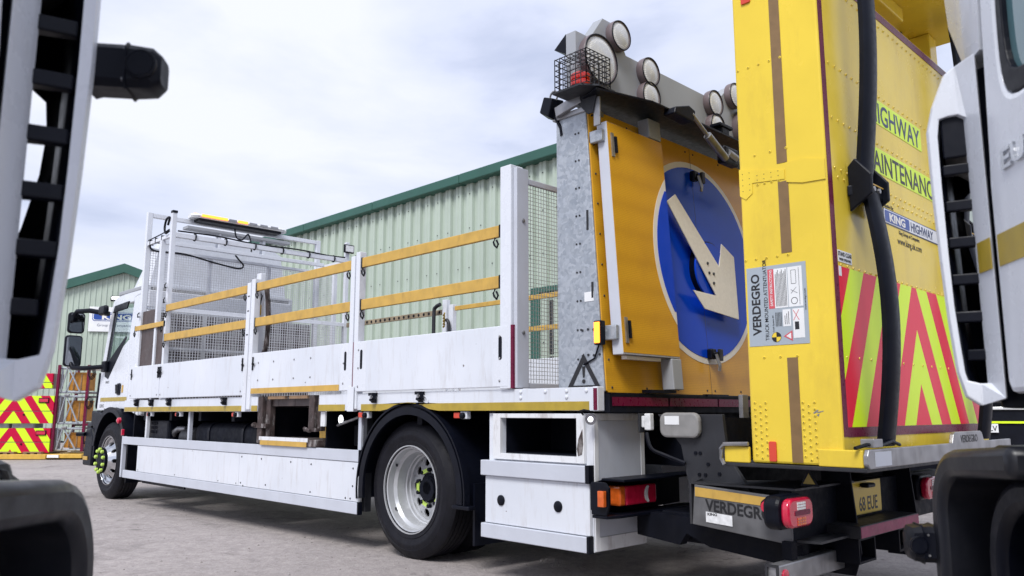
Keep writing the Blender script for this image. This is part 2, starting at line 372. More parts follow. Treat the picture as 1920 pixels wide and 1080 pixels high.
pl = MB(); pl.box(BX0, DX0-0.12, YB-0.04, YB+0.05, 0, ZPL); pl.box(DX1+0.12, BX1+0.6, YB-0.04, YB+0.05, 0, ZPL)
obj('plinth_wall', pl, block, shed)
scw = MB()
for k in range(48):
    for z in (2.3, 3.1, 3.9, 4.7, 5.4):
        if (k*7+int(z*10)) % 3: scw.box(BX0+0.235+k/3, BX0+0.257+k/3, YB-0.066, YB-0.0605, z, z+0.022)
obj('fixing_screws', scw, dgrey, shed, kind='stuff')
tr_ = MB(); xs = BX0-0.25
while xs < BX1+0.5:
    e_ = min(xs+3.0, BX1+0.85); obj('eaves_trim', B(xs+0.006, e_-0.006, YB-0.22, YB+0.1, 5.625, 5.82), darkgreen, shed, bev=0.02); xs += 3.0
obj('roof', MB().prism([(YB-0.1, 5.8), (YB+9, 7.1), (YB+18, 5.8), (YB+18, 5.7), (YB-0.1, 5.7)], 'x', BX0-0.1, BX1+0.7), greyp, shed)
obj('gable_trim', B(BX0-0.27, BX0-0.02, YB-0.2, YB+2.6, 5.30, 5.60), darkgreen, shed, bev=0.02)
dr = obj('doorway', B(DX0, DX1, YB+0.02, YB+0.055, 0.0, 3.2), dark, shed)
obj('frame', MB().box(DX0-0.2, DX0, YB-0.10, YB+0.05, 0, 3.3).box(DX1, DX1+0.2, YB-0.10, YB+0.05, 0, 3.3).box(DX0, DX1, YB-0.10, YB+0.05, 3.2, 3.3), darkgreen, dr, bev=0.01)
for k in range(6): obj('shutter_slat', B(DX0+0.02, DX1-0.02, YB-0.01, YB+0.018, 0.1+k*0.5, 0.1+k*0.5+0.46), dgrey, dr, bev=0.01)

def cam_pt(px, depth, z):
    """a place seen in direction px (of 1920) at a given depth from the viewpoint"""
    a = R(45.4); f = Vector((-math.sin(a), math.cos(a), 0)); r = Vector((math.cos(a), math.sin(a), 0))
    p = CAM + f*depth + r*((px-960)/1518.0)*depth; return Vector((p.x, p.y, z))
# gabled shed with the company sign, far left
gs = thing('gabled_shed', 'far pale green gabled shed with dark green roof edge at left', 'building', (0,0,0), local=True)
gd = 32.0; mp_ = gd/1518.0
sm2 = sheet_mesh(1.0, 5, 8.0, 'cladding_sheet_narrow')
zr = 1.09 + (773-500)*mp_
for k in range(-5, 7):
    x0 = k*1.0; top0 = zr - (abs(x0)*0.36); top1 = zr - abs(x0+1)*0.36
    mb = MB(); n = 5; prof = []
    for j in range(n):
        xx = x0 + j*0.2; prof += [(xx, 0), (xx+0.1, 0), (xx+0.115, -0.03), (xx+0.185, -0.03)]
    prof.append((x0+1, 0))
    vs = [(a, b_, 0) for a, b_ in prof] + [(a, b_, zr-abs(a)*0.36) for a, b_ in prof]; m_ = len(prof)
    mb.add(vs, [(i, i+1, m_+i+1, m_+i) for i in range(m_-1)])
    obj('cladding_sheet', mb, clad, gs)
for sgn in (-1, 1):
    obj('roof', MB().prism([(0, zr), (sgn*7, zr-2.52), (sgn*7, zr-2.42), (0, zr+0.1)], 'y', -0.1, 14), greyp, gs)
    obj('verge_trim', MB().prism([(0, zr-0.16), (sgn*7.2, zr-0.16-2.59), (sgn*7.2, zr+0.2-2.59), (0, zr+0.2)], 'y', -0.22, -0.06), darkgreen, gs)
    obj('side_wall', B(min(sgn*6.9, sgn*6.8), max(sgn*6.9, sgn*6.8), 0.05, 14, 0, zr-2.5), clad, gs)
base = cam_pt(215, gd, 0); gs.location = base; gs.rotation_euler = (0, 0, R(45.4+14))
sg = thing('company_sign', 'white company sign reading KING Group of Companies on the far gabled shed', 'sign', (0,0,0), local=True)
sg.location = base; sg.rotation_euler = gs.rotation_euler
def sx_(px): return (px-215)*mp_*0.985
def sz_(py): return 1.09 + (773-py)*mp_
obj('board', B(sx_(158), sx_(250), -0.10, -0.05, sz_(622), sz_(575)), signw, sg, bev=0.01)
obj('logo_border', MB().prism(rrect(sx_(164), sx_(248), sz_(602), sz_(585), 0.1), 'y', -0.104, -0.101), kblue, sg)
obj('logo_rim', MB().prism(rrect(sx_(164)+0.025, sx_(248)-0.025, sz_(602)+0.025, sz_(585)-0.025, 0.09), 'y', -0.108, -0.1045), signw, sg)
obj('logo_panel', MB().prism(rrect(sx_(164)+0.05, sx_(248)-0.05, sz_(602)+0.05, sz_(585)-0.05, 0.08), 'y', -0.112, -0.1085), kblue, sg)
text('lettering', 'KING', 0.19, beige, sg, (sx_(207), -0.114, sz_(598.5)), XP, ZP, bold=0.05, sx=1.75)
text('lettering', 'Group of Companies', 0.105, inkn, sg, (sx_(173), -0.103, sz_(612)), XP, ZP, align='LEFT', sx=1.05)
fl = thing('flood_lamp', 'small black flood lamp beside the KING sign on the far shed', 'lamp', (0,0,0), local=True)
fl.location = base; fl.rotation_euler = gs.rotation_euler
obj('housing', MB().prism([(-0.35, sz_(563)), (-0.28, sz_(554)), (-0.2, sz_(556)), (-0.27, sz_(565))], 'x', sx_(196), sx_(214)), black, fl, bev=0.01)
obj('lens', MB().prism([(-0.36, sz_(562)), (-0.295, sz_(555.5)), (-0.285, sz_(555)), (-0.35, sz_(561))], 'x', sx_(198), sx_(212)), lensw, fl)
obj('bracket', MB().bar((sx_(210), -0.25, sz_(560)), (sx_(216), -0.03, sz_(556)), 0.04), black, fl)
# third shed beyond the crash panel
ts = thing('green_shed', 'pale green shed with green eaves glimpsed through the right cab louvres', 'building', (0,0,0), local=True)
for k in range(-6, 8): link('cladding_sheet', sm2, ts, (k*1.0, 0, 0)).scale = (1, 1, 0.75)
obj('core_wall', B(-6, 8, 0.05, 10, 0, 6.2), clad, ts)
obj('eaves_trim', B(-6.2, 8.2, -0.3, 0.1, 6.0, 6.9), darkgreen, ts, bev=0.02)
obj('door_surround', B(0.2, 0.7, -0.12, 0.06, 0, 5.9), darkgreen, ts)
ts.location = cam_pt(1800, 26, 0); ts.rotation_euler = (0, 0, R(45.4-28))

# ------------------------------------------------------------------ stacked traffic equipment, left background
RD = 20.5; rp = RD/1518.0
rb = cam_pt(100, RD, 0); RROT = (0, 0, R(45.4))
def rx(px): return (px-100)*rp
def rz(py): return 1.09 + (773-py)*rp
def rthing(name, label, cat, group=None):
    o = thing(name, label, cat, (0,0,0), group, local=True); o.location = rb; o.rotation_euler = RROT; return o
pf = rthing('loading_platform', 'long yellow loading platform carrying the stacked chevron boards', 'platform')
obj('deck', B(rx(-60), rx(103), -0.25, 1.2, rz(858), rz(849)), ybase, pf, bev=0.01)
obj('deck_extension', B(rx(103)+0.004, rx(168), -0.22, 1.18, rz(856), rz(849)), ybase, pf, bev=0.01)
obj('label_sheet', B(rx(106), rx(127), -0.26, -0.221, rz(855), rz(850)), signw, pf)
for i, (a, b_) in enumerate(((-50, -15), (8, 42), (58, 92))):
    p = rthing('pallet', 'wooden pallet under the yellow platform, %s' % ('partly cut off by the left edge', 'the middle one', 'nearest the flatbed truck')[i], 'pallet', 'pallets under the platform')
    for z in (0.0, 0.10): obj('board', B(rx(a), rx(b_), -0.2, 1.1, z, z+0.022), timber, p)
    for k in range(3):
        xx = rx(a) + (rx(b_)-rx(a)-0.1)*k/2; obj('block', B(xx, xx+0.1, -0.19, 1.0, 0.022, 0.1), timber, p)
che = chevron('chevron_board_print', 0, 2, rx(28), 0, 0.72, 0.46, 0.10, (0.50, 0.008, 0.05), (0.62, 0.88, 0.03))
for i, (y0, y1, lab) in enumerate(((847, 802, 'lowest red and yellow chevron board resting on the yellow platform'), (793, 742, 'middle red and yellow chevron board with grey slats below it'), (728, 700, 'top chevron board mostly hidden behind the left cab'))):
    c = rthing('chevron_board', lab, 'chevron board', 'stacked chevron boards')
    m_ = (y0+y1)/2+3
    xr = rx((100, 102, 96)[i])
    obj('lower_panel', B(rx(-75), xr, -0.06, 0.0, rz(y0), rz(m_+0.6)), che, c, bev=0.006)
    obj('upper_panel', B(rx(-75), xr, -0.06, 0.0, rz(m_-0.6), rz(y1)), che, c, bev=0.006)
    obj('core_box', B(rx(-75), xr-0.03, 0.004, 0.5, rz(y0), rz(y1)+0.0), steel, c)
    if i == 2: continue
    lp = obj('lamp', B(rx(74), rx(93), -0.085, -0.062, rz(y1+13), rz(y1+4)), black, c, bev=0.004)
    obj('lens', B(rx(75.5), rx(92), -0.095, -0.086, rz(y1+11.5), rz(y1+5.5)), redl, lp, bev=0.004)
    obj('latch', MB().lathe([(0.025, 0), (0.02, -0.02)], (rx(48), -0.062, rz(y0-16)), 'y', 10), black, c)
for a, b_, nm in ((-20, 18, 'first'), (24, 66, 'second')):
    v = rthing('louvre_vent', 'grey slatted vent in the gap between chevron boards, %s from the left' % nm, 'vent', 'slatted vents in the stack')
    obj('frame', B(rx(a), rx(b_), 0.02, 0.4, rz(801.5), rz(793.6)), greyp, v)
    for k in range(3): obj('slat', B(rx(a+1), rx(b_-1), 0.0, 0.016, rz(801-k*2.6), rz(799.6-k*2.6)), steel, v)
rk = rthing('storage_rack', 'dark maroon upright posts holding the stacked steel frames', 'rack')
for px in (103, 159):
    for yy in (0.0, 0.9): obj('upright', MB().bar((rx(px), yy, 0.12), (rx(px+2), yy, rz(684)), 0.06), maroon, rk)
for py in (735, 797, 846):
    obj('rail', MB().bar((rx(103), 0.92, rz(py)), (rx(161), 0.92, rz(py)), 0.05), rust, rk)
obj('side_arm', MB().bar((rx(159), 0.0, rz(795)), (rx(178), 0.0, rz(797)), 0.05), maroon, rk)
for i, (y0, y1, lab) in enumerate(((842, 803, 'lowest'), (793, 743, 'middle'), (735, 690, 'topmost'))):
    fr_ = rthing('lattice_frame', '%s galvanised lattice frame with crossed braces in the rack' % lab, 'steel frame', 'lattice frames in the rack')
    a, b_ = 108, 156
    for yy in (0.08, 0.75):
        for px in (a, b_): obj('post', MB().tube([(rx(px), yy, rz(y0)), (rx(px), yy, rz(y1))], 0.022, 6), galv, fr_)
        for py in (y0, y1): obj('rail', MB().tube([(rx(a)-0.03, yy, rz(py)), (rx(b_)+0.03, yy, rz(py))], 0.028, 6), galv, fr_)
    obj('brace', MB().tube([(rx(a+10), 0.05, rz(y0)), (rx(a+28), 0.05, rz(y1))], 0.02, 6), galv, fr_)
    obj('brace', MB().tube([(rx(a+14), 0.02, rz(y1)), (rx(a+38), 0.02, rz(y0))], 0.02, 6), galv, fr_)
    obj('brace', MB().tube([(rx(a), 0.05, rz(y0)), (rx(a+10), 0.05, rz(y1))], 0.018, 6), galv, fr_)
    obj('coupler', MB().tube([(rx(a+12), -0.02, rz(y1)+0.03), (rx(a+20), -0.02, rz(y1)+0.03)], 0.035, 6), steel, fr_)
    dm = rthing('orange_bin', '%s orange canvas bin inside a lattice frame' % lab, 'bin', 'orange bins in the frames')
    px0, px1 = a+5, b_-4
    obj('body', MB().prism(rrect(rx(px0), rx(px1), 0.18, 0.7, 0.15), 'z', rz(y0)+0.05, rz(y1)-0.10), drumo, dm, smooth=40)
    obj('rim', MB().prism(rrect(rx(px0)-0.012, rx(px1)+0.012, 0.168, 0.712, 0.155), 'z', rz(y1)-0.14, rz(y1)-0.11), drumo, dm, smooth=40)
    for px in (a+18, a+32): obj('strap', B(rx(px), rx(px)+0.03, 0.166, 0.178, rz(y0)+0.06, rz(y1)-0.15), timber, dm)
for i, (px, py) in enumerate(((166, 700), (165, 755), (166, 820))):
    cb = rthing('cable_loop', 'bundle of black cable hanging off the rack, %s' % ('upper', 'middle', 'lower')[i], 'cable', 'cable bundles on the rack')
    for k in range(3):
        pts = [(rx(px)+ (0.10-0.02*k)*math.cos(q*0.7), -0.02*k, rz(py) + (0.16-0.03*k)*math.sin(q*0.7)) for q in range(10)]
        obj('coil', MB().tube(pts, 0.012, 5), black, cb)

# ------------------------------------------------------------------ main truck (world frame: x to the rear, y away from the viewer)
T = thing('highway_truck', 'white flatbed highway maintenance truck with blue arrow board and yellow folded crash attenuator', 'truck', (-7.3, 1.275, 0))
YF = 2.55
# chassis and underbody
ch = MB()
for y in (0.85, 1.62): ch.box(-12.4, -2.6, y, y+0.08, 0.74, 1.0)
for x in (-11.2, -9.8, -8.2, -6.6, -5.0, -3.6): ch.box(x, x+0.09, 0.93, 1.62, 0.78, 0.96)
obj('chassis', ch, dark, T)
for x in (-10.4, -9.6, -8.8, -8.0, -7.3, -6.4, -5.7, -4.9, -4.1, -3.3): obj('cross_bearer', B(x, x+0.06, 0.07, YF-0.07, 1.0, 1.099), dark, T)
for x, y in ((-11.83, 1.27), (-5.0, 1.27)):
    obj('axle', MB().tube([(x, 0.25, 0.5), (x, 2.3, 0.5)], [0.09, 0.09], 10).tube([(x, 1.1, 0.5), (x, 1.45, 0.5)], 0.2, 12), dark, T, smooth=40)
obj('propeller_shaft', MB().tube([(-10.6, 1.27, 0.72), (-5.2, 1.27, 0.58)], 0.06, 10), dark, T, smooth=40)
bb = obj('battery_box', B(-10.35, -9.75, 0.12, 0.7, 0.55, 1.0), black, T, bev=0.03)
for i in range(4):
    for j in range(3): obj('vent_hole', MB().lathe([(0.018, 0), (0.018, -0.006)], (-10.25+i*0.05, 0.119, 0.86+j*0.05), 'y', 8), dark, bb)
obj('air_tank', MB().lathe([(0.06, 0), (0.15, 0.03), (0.15, 0.62), (0.06, 0.65)], (-9.65, 0.45, 0.78), 'x', 18), black, T, smooth=40)
obj('filter_canister', MB().lathe([(0.05, 0), (0.12, 0.02), (0.12, 0.36), (0.05, 0.38)], (-9.5, 0.26, 0.80), 'x', 16), dgrey, T, smooth=40)
obj('air_pipe', MB().tube([(-9.85, 0.2, 0.70), (-9.75, 0.2, 0.86), (-9.62, 0.2, 0.90), (-9.45, 0.22, 0.9)], 0.035, 8), steel, T, smooth=50)
ft = obj('fuel_tank', MB().prism(rrect(0.14, 0.78, 0.42, 0.98, 0.1), 'x', -9.0, -7.55), dark, T, smooth=40)
for x in (-8.7, -7.9): obj('tank_strap', MB().prism(rrect(0.13, 0.79, 0.41, 0.99, 0.105), 'x', x, x+0.05), black, ft)
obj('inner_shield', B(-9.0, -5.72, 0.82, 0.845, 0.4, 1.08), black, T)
obj('spare_box', B(-6.1, -5.75, 0.3, 0.8, 0.8, 0.98), dgrey, T, bev=0.01)
for x in (-10.28, -9.03, -5.66):
    obj('guard_bracket', B(x, x+0.045, 0.05, 0.09, 0.70, 1.098), alu if x != -10.28 else white, T, bev=0.003)
obj('guard_bracket', B(-5.60, -5.55, 0.06, 0.12, 0.30, 1.098), dgrey, T, bev=0.003)
# bed side rave
def arch(x0, x1, z0, z1, cx, cz, r, n=24):
    pts = [(x0, z0)]
    for k in range(n+1):
        a = math.pi - math.pi*k/n; px, pz = cx + r*math.cos(a), cz + r*math.sin(a)
        if pz > z0 and x0 < px < x1: pts.append((px, pz))
    return pts + [(x1, z0), (x1, z1), (x0, z1)]
RVZ0, RVZ1 = 1.100, 1.243
obj('side_rave', B(-10.9, -7.32, 0.0, 0.05, RVZ0, RVZ1), wornw, T, bev=0.004)
obj('side_rave', MB().prism(arch(-6.2, -3.11, RVZ0, RVZ1, -4.93, 0.50, 0.665), 'y', 0.0, 0.05), wornw, T, bev=0.003)
obj('side_rave', B(-10.9, -3.11, YF-0.05, YF, RVZ0, RVZ1), white, T, bev=0.004)
for a, b_ in ((-10.88, -7.62), (-7.44, -7.32), (-6.2, -5.79), (-5.55, -5.28), (-4.56, -3.14)):
    obj('reflective_strip', B(a, b_, -0.004, -0.0005, 1.103, 1.157), ochre, T)
obj('reflective_strip', MB().prism(arch(-5.28, -4.56, 1.103, 1.157, -4.93, 0.50, 0.667), 'y', -0.004, -0.0005), ochre, T)
obj('rave_end_cap', B(-3.108, -3.065, -0.012, 0.055, 1.098, 1.245), white, T, bev=0.006)
obj('end_reflector', B(-3.095, -3.068, -0.016, -0.0125, 1.105, 1.235), maroon, T)
for x, z in ((-3.72, 1.222), (-3.72, 1.185), (-3.50, 1.222), (-3.32, 1.222), (-3.32, 1.185), (-3.16, 1.222)):
    obj('rave_bolt', MB().lathe([(0.012, 0), (0.012, -0.005), (0.006, -0.009)], (x, -0.0005, z), 'y', 10), white, T, smooth=40)
for k in range(26):
    x = -10.9 + k*0.3; obj('floor_plank', B(x+0.003, min(x+0.297, -3.12), 0.052, YF-0.052, 1.15, 1.215), ply, T)
obj('rear_beam', B(-3.10, -3.03, 0.06, YF-0.06, 1.09, 1.20), dark, T)
for k in range(4):
    obj('rear_reflective_tape', B(-3.028, -3.025, 0.08+k*0.6, 0.66+k*0.6, 1.13, 1.183), maroon, T)
# drop-side boards
def hook(parent, p, s=1.0):
    x, y, z = p
    pts = [(x, y-0.006, z), (x-0.012*s, y-0.012, z-0.03*s), (x, y-0.014, z-0.055*s), (x+0.022*s, y-0.012, z-0.075*s), (x+0.034*s, y-0.01, z-0.05*s), (x+0.014*s, y-0.008, z-0.02*s)]
    return obj('hook', MB().tube(pts, 0.0075*s, 6), black, parent, smooth=50)
def sideboard(x0, x1, z0, z1, slots=(1, 1), strip=None, edge=None, bolts=(), y=-0.02):
    p = obj('side_board', B(x0, x1, y, y+0.028, z0, z1), wornw, T, bev=0.005)
    for i, on in enumerate(slots):
        if on:
            xx = x0+0.075 if i == 0 else x1-0.075
            obj('hand_slot', MB().prism(rrect(xx-0.017, xx+0.017, z1-0.23, z1-0.07, 0.016), 'y', y-0.002, y-0.0004), black, p)
            obj('end_profile', B(*((x0+0.004, x0+0.145) if i == 0 else (x1-0.145, x1-0.004)), y-0.0035, y-0.0004, z0+0.004, z1-0.004), white, p, bev=0.001).location.y += 0.0022
    for bx, bz in bolts: obj('bolt', MB().lathe([(0.009, 0), (0.009, -0.004), (0.004, -0.007)], (bx, y-0.0005, bz), 'y', 8), steel, p)
    if strip: obj('reflective_strip', B(strip[0], strip[1], y-0.004, y-0.0005, z0+0.004, z0+0.055), yrail, p)
    if edge: obj('edge_reflector', B(x1+0.001, x1+0.045, y+0.001, y+0.026, z0-0.01, z1), maroon, p)
    return p
sideboard(-10.70, -9.76, 1.262, 1.662, (0, 0), bolts=((-10.66, 1.6), (-10.66, 1.3), (-9.8, 1.6), (-9.8, 1.3)))
sideboard(-9.745, -7.60, 1.258, 1.662, (0, 0), bolts=((-9.7, 1.6), (-9.7, 1.3), (-7.65, 1.6), (-7.65, 1.3)))
bolts3 = [(x, z) for x in (-7.3, -7.0, -6.62, -6.33) for z in (1.40, 1.57)] + [(-5.8, 1.33), (-5.8, 1.5)]
sideboard(-7.445, -5.70, 1.268, 1.667, (0, 1), strip=(-7.43, -5.86), edge=True, bolts=bolts3)
sideboard(-5.615, -3.82, 1.258, 1.670, (1, 1), edge=True, bolts=((-3.9, 1.3), (-3.9, 1.45), (-3.9, 1.6), (-5.58, 1.3), (-5.58, 1.45), (-5.58, 1.6)))
for x0, x1 in ((-10.7, -9.0), (-8.95, -7.3), (-7.25, -5.6), (-5.55, -3.85)): obj('side_board', B(x0, x1, YF-0.01, YF+0.018, 1.258, 1.665), white, T, bev=0.005)
for x in (-10.66, -9.8, -9.76, -9.715, -7.63, -7.41):
    obj('board_latch', MB().box(x-0.008, x+0.008, -0.03, -0.021, 1.50, 1.63).tube([(x, -0.034, 1.56), (x+0.03, -0.04, 1.575), (x+0.045, -0.034, 1.555), (x+0.02, -0.032, 1.545)], 0.006, 5), black, T)
# lashing winches along the rave
def winch(x):
    o = obj('ratchet_winch', MB().tube([(x-0.03, -0.005, 1.215), (x+0.03, -0.045, 1.215)], 0.02, 8).box(x-0.035, x+0.025, -0.05, -0.002, 1.222, 1.245).tube([(x-0.02, -0.02, 1.21), (x-0.01, -0.045, 1.19), (x+0.02, -0.04, 1.175)], 0.012, 6).box(x-0.01, x+0.018, -0.035, -0.004, 1.165, 1.20), black, T)
    obj('drum', MB().lathe([(0.016, 0), (0.016, -0.012)], (x+0.012, -0.045, 1.212), 'y', 8), steel, o)
for x in (-10.42, -9.95, -9.42, -8.0, -5.35, -4.75): winch(x)
obj('tie_ring', MB().tube([(-4.72+0.045*math.cos(a*0.55), -0.008, 1.19+0.022*math.sin(a*0.55)-0.02*math.cos(a*0.55)) for a in range(12)], 0.003, 5), white, T)
for x in (-10.05, -9.2, -7.78, -5.5, -4.3):
    lp = obj('marker_lamp', B(x-0.035, x+0.035, 0.01, 0.05, 1.045, 1.098), white, T, bev=0.005)
    obj('lens', MB().lathe([(0.022, 0), (0.022, -0.02), (0.012, -0.028)], (x, 0.009, 1.068), 'y', 12), black, lp, smooth=40)
    obj('reflector', B(x-0.11, x-0.045, 0.012, 0.045, 1.05, 1.09), redd, lp, bev=0.004)
# stanchions and yellow rails, near and far
def stanchion(x0, x1, z1, y0, y1, z0=1.098):
    m = (x0+x1)/2
    o = obj('stanchion', MB().box(x0, m-0.004, y0, y1, z0, z1-0.03).box(m+0.004, x1, y0+0.006, y1, z0+0.02, z1), white, T, bev=0.004)
    return o
def slotbits(o, x, y):
    for z in (2.25, 2.10, 1.86): obj('slot', MB().prism(rrect(x-0.02, x+0.02, z-0.006, z+0.006, 0.005, 2), 'y', y-0.0015, y-0.0003), black, o)
s1 = stanchion(-7.605, -7.45, 2.42, -0.026, 0.045); slotbits(s1, -7.56, -0.026)
s2 = stanchion(-5.725, -5.60, 2.43, -0.026, 0.045)
obj('stanchion_foot', B(-5.70, -5.62, -0.034, -0.0265, 1.098, 1.30), white, T, bev=0.003)
def rail(x0, x1, z0, z1, y=-0.012, worn=True):
    o = obj('side_rail', B(x0, x1, y, y+0.03, z0, z1), yrail, T, bev=0.004)
    for xe in ((x0-0.018, x0-0.001), (x1+0.001, x1+0.018)):
        obj('end_bracket', B(*xe, y+0.002, y+0.028, z0-0.004, z1+0.004), black, o)
    return o
for (a, b_) in ((-9.72, -7.635), (-7.43, -5.745), (-5.58, -3.925)):
    for z0, z1 in ((2.292, 2.374), (1.934, 2.020)):
        o = rail(a, b_, z0, z1); hook(o, (a+0.03, -0.016, z0-0.005)); hook(o, (b_-0.02, -0.016, z0-0.005))
o = rail(-10.69, -9.77, 2.122, 2.182); hook(o, (-10.66, -0.016, 2.12)); hook(o, (-9.8, -0.016, 2.12))
for (a, b_) in ((-8.9, -7.0), (-6.9, -5.4), (-5.32, -3.95)):
    for z0, z1 in ((1.99, 2.06), (2.34, 2.42)) if a < -5.4 and a > -7.5 else ((1.99, 2.06),):
        pass
# far side: drilled rail, post with handle, short yellow rails
drilled_m = M('worn_drilled_rail', (0.30, 0.24, 0.16), 0.5, 0.2, var=0.4, vs=5, dirt=0.6, dcol=(0.16, 0.16, 0.17), ds=5)
fr1 = obj('drilled_rail', B(-9.7, -7.60, YF-0.04, YF-0.01, 2.282, 2.346), drilled_m, T, bev=0.004)
for k in range(20): obj('hole', MB().lathe([(0.019, 0), (0.019, -0.003)], (-9.6+k*0.104, YF-0.0405, 2.314), 'y', 10), black, fr1)
for k in (0, 1): obj('far_post', B(-7.56+k*0.12, -7.48+k*0.12, YF-0.05, YF+0.01, 1.2, 2.46-0.07*k), white, T, bev=0.004)
obj('lift_handle', MB().tube(cat([(-7.66, YF-0.10, 1.66), (-7.66, YF-0.10, 2.28), (-7.63, YF-0.10, 2.37), (-7.54, YF-0.10, 2.40)]), 0.024, 8), dgrey, T, smooth=50)
obj('lift_handle', MB().tube(cat([(-7.42, YF-0.10, 2.2), (-7.37, YF-0.10, 2.12), (-7.35, YF-0.10, 1.66)]), 0.022, 8), dgrey, T, smooth=50)
obj('side_rail', B(-7.34, -5.64, YF-0.04, YF-0.01, 2.312, 2.364), yrail, T, bev=0.004); obj('side_rail', B(-5.5, -3.92, YF-0.04, YF-0.01, 2.312, 2.364), yrail, T, bev=0.004)
obj('side_rail', B(-6.3, -5.64, YF-0.04, YF-0.01, 1.965, 2.02), yrail, T, bev=0.004); obj('side_rail', B(-5.5, -3.92, YF-0.04, YF-0.01, 1.965, 2.02), yrail, T, bev=0.004)
obj('far_post', B(-5.62, -5.52, YF-0.05, YF+0.01, 1.2, 2.43), white, T, bev=0.004)
ck = MB()
for k in range(5): ck.tube([(-7.43, YF-0.12, 2.28-k*0.035), (-7.41, YF-0.14, 2.265-k*0.035), (-7.44, YF-0.13, 2.25-k*0.035)], 0.012, 5)
obj('chain', ck, ochre, T)
# near handle behind the first stanchion with a yellow lock
obj('lift_handle', MB().tube([(-7.44, 0.1, 2.34), (-7.40, 0.1, 2.20), (-7.37, 0.1, 1.98), (-7.39, 0.1, 1.76), (-7.43, 0.1, 1.68), (-7.52, 0.1, 1.64)], 0.026, 8), rust, T, smooth=50)
obj('inner_post', B(-7.62, -7.53, 0.08, 0.13, 1.22, 2.50), white, T, bev=0.004)
obj('tag_lock', MB().prism(rrect(-7.53, -7.48, 2.06, 2.17, 0.02), 'y', 0.06, 0.075), yrail, T)
obj('tether', MB().tube([(-7.50, 0.05, 2.34), (-7.47, 0.05, 2.28), (-7.43, 0.05, 2.25), (-7.50, 0.066, 2.16)], 0.008, 6), black, T)

# rear bulkhead: post, frame and mesh
obj('bulkhead_post', B(-3.90, -3.795, -0.02, 0.10, 1.246, 2.785), white, T, bev=0.005)
bf = obj('bulkhead_frame', MB().box(-3.79, -3.755, 0.0, 0.115, 1.25, 2.76).box(-3.785, -3.76, 0.12, 2.4, 2.66, 2.70).box(-3.785, -3.76, 0.12, 2.4, 1.25, 1.285).box(-3.79, -3.755, 2.4, 2.55, 1.25, 2.76), alu, T, bev=0.004)
for z in (1.62, 2.39): obj('frame_bolt', MB().lathe([(0.014, 0), (0.014, 0.006), (0.006, 0.01)], (-3.7545, 0.06, z), 'x', 10), steel, bf)
def mesh_panel(name, parent, x, y0, y1, z0, z1, py, pz, wd, mat):
    mb = MB(); n = int((y1-y0)/py)
    for i in range(n+1):
        y = y0 + (y1-y0)*i/n; mb.box(x, x+wd, y-wd/2, y+wd/2, z0, z1)
    n = int((z1-z0)/pz)
    for i in range(n+1):
        z = z0 + (z1-z0)*i/n; mb.box(x-wd*0.9, x-0.0001, y0, y1, z-wd/2, z+wd/2)
    return obj(name, mb, mat, parent, kind='stuff')
wire = M('wire_mesh_metal', (0.42, 0.44, 0.44), 0.45, 0.5, var=0.15)
wirew = M('white_wire_mesh', (0.52, 0.53, 0.56), 0.45, 0.0, var=0.1)
mesh_panel('wire_mesh', bf, -3.772, 0.12, 2.4, 1.285, 2.66, 0.027, 0.027, 0.003, wire)

# headboard cage behind the cab
XA, XM, XC = -10.57, -10.06, -9.76
cg = MB(); cw = 0.055
def post(x, y, z0, z1, w_=0.055): return B(x-w_/2, x+w_/2, y-w_/2, y+w_/2, z0, z1)
hb = obj('headboard_frame', post(XA, 0.03, 1.245, 3.67, 0.065), white, T, bev=0.004)
for nm, mb in (('post', post(XA, 2.52, 1.245, 3.67, 0.065)), ('post', post(XM, 0.03, 1.245, 3.22)), ('post', post(XC, 0.03, 1.245, 3.52)), ('post', post(XC, 2.52, 1.245, 3.52)), ('post', post(XM, 2.52, 1.245, 3.22)),
               ('tube', B(XA-0.03, XA+0.03, 0.063, 2.487, 3.61, 3.665)), ('tube', B(XC-0.03, XC+0.03, 0.058, 2.49, 3.22, 3.28)), ('tube', B(XA+0.2, XA+0.25, 0.06, 2.49, 3.235, 3.285)),
               ('tube', B(XA+0.034, XC-0.029, 0.01, 0.05, 3.222, 3.265)), ('tube', B(XA+0.034, XC-0.029, 2.50, 2.54, 3.222, 3.265)),
               ('tube', B(XA-0.02, XA+0.02, 0.064, 2.486, 3.16, 3.205)), ('tube', B(XA-0.02, XA+0.02, 0.064, 2.486, 2.40, 2.44)), ('tube', B(XA-0.02, XA+0.02, 0.064, 2.486, 1.90, 1.935)), ('tube', B(XA-0.02, XA+0.02, 0.064, 2.486, 1.52, 1.555)),
               ('tube', B(XC-0.02, XC+0.02, 0.06, 2.49, 2.30, 2.35)), ('tube', B(XA-0.018, XA+0.018, 0.85, 0.89, 2.44, 3.16)), ('tube', B(XA-0.018, XA+0.018, 1.72, 1.76, 2.44, 3.16))):
    obj(nm, mb, white, hb, bev=0.003)
for x, z in ((XC, 3.52),): obj('cap', B(x-0.032, x+0.032, 0.0, 0.06, z, z+0.03), black, hb)
mesh_panel('wire_mesh', hb, XA+0.024, 0.064, 2.486, 1.55, 3.17, 0.033, 0.033, 0.0048, wirew)
mesh_panel('wire_mesh', hb, XC+0.024, 0.06, 2.486, 1.245, 2.30, 0.036, 0.036, 0.0055, wirew)
sd = MB()
for k in range(14): sd.box(XA+0.05+k*0.034, XA+0.0545+k*0.034, 2.515, 2.52, 1.7, 3.2)
for k in range(44): sd.box(XA+0.04, XM-0.03, 2.51, 2.5145, 1.7+k*0.034, 1.7045+k*0.034)
obj('wire_mesh', sd, wirew, hb, kind='stuff')
for k, (y0, y1) in enumerate(((0.08, 0.84), (0.9, 1.71), (1.77, 2.47))): obj('ply_panel', B(XA-0.06, XA-0.035, y0, y1, 1.25, 2.38), ply, hb)
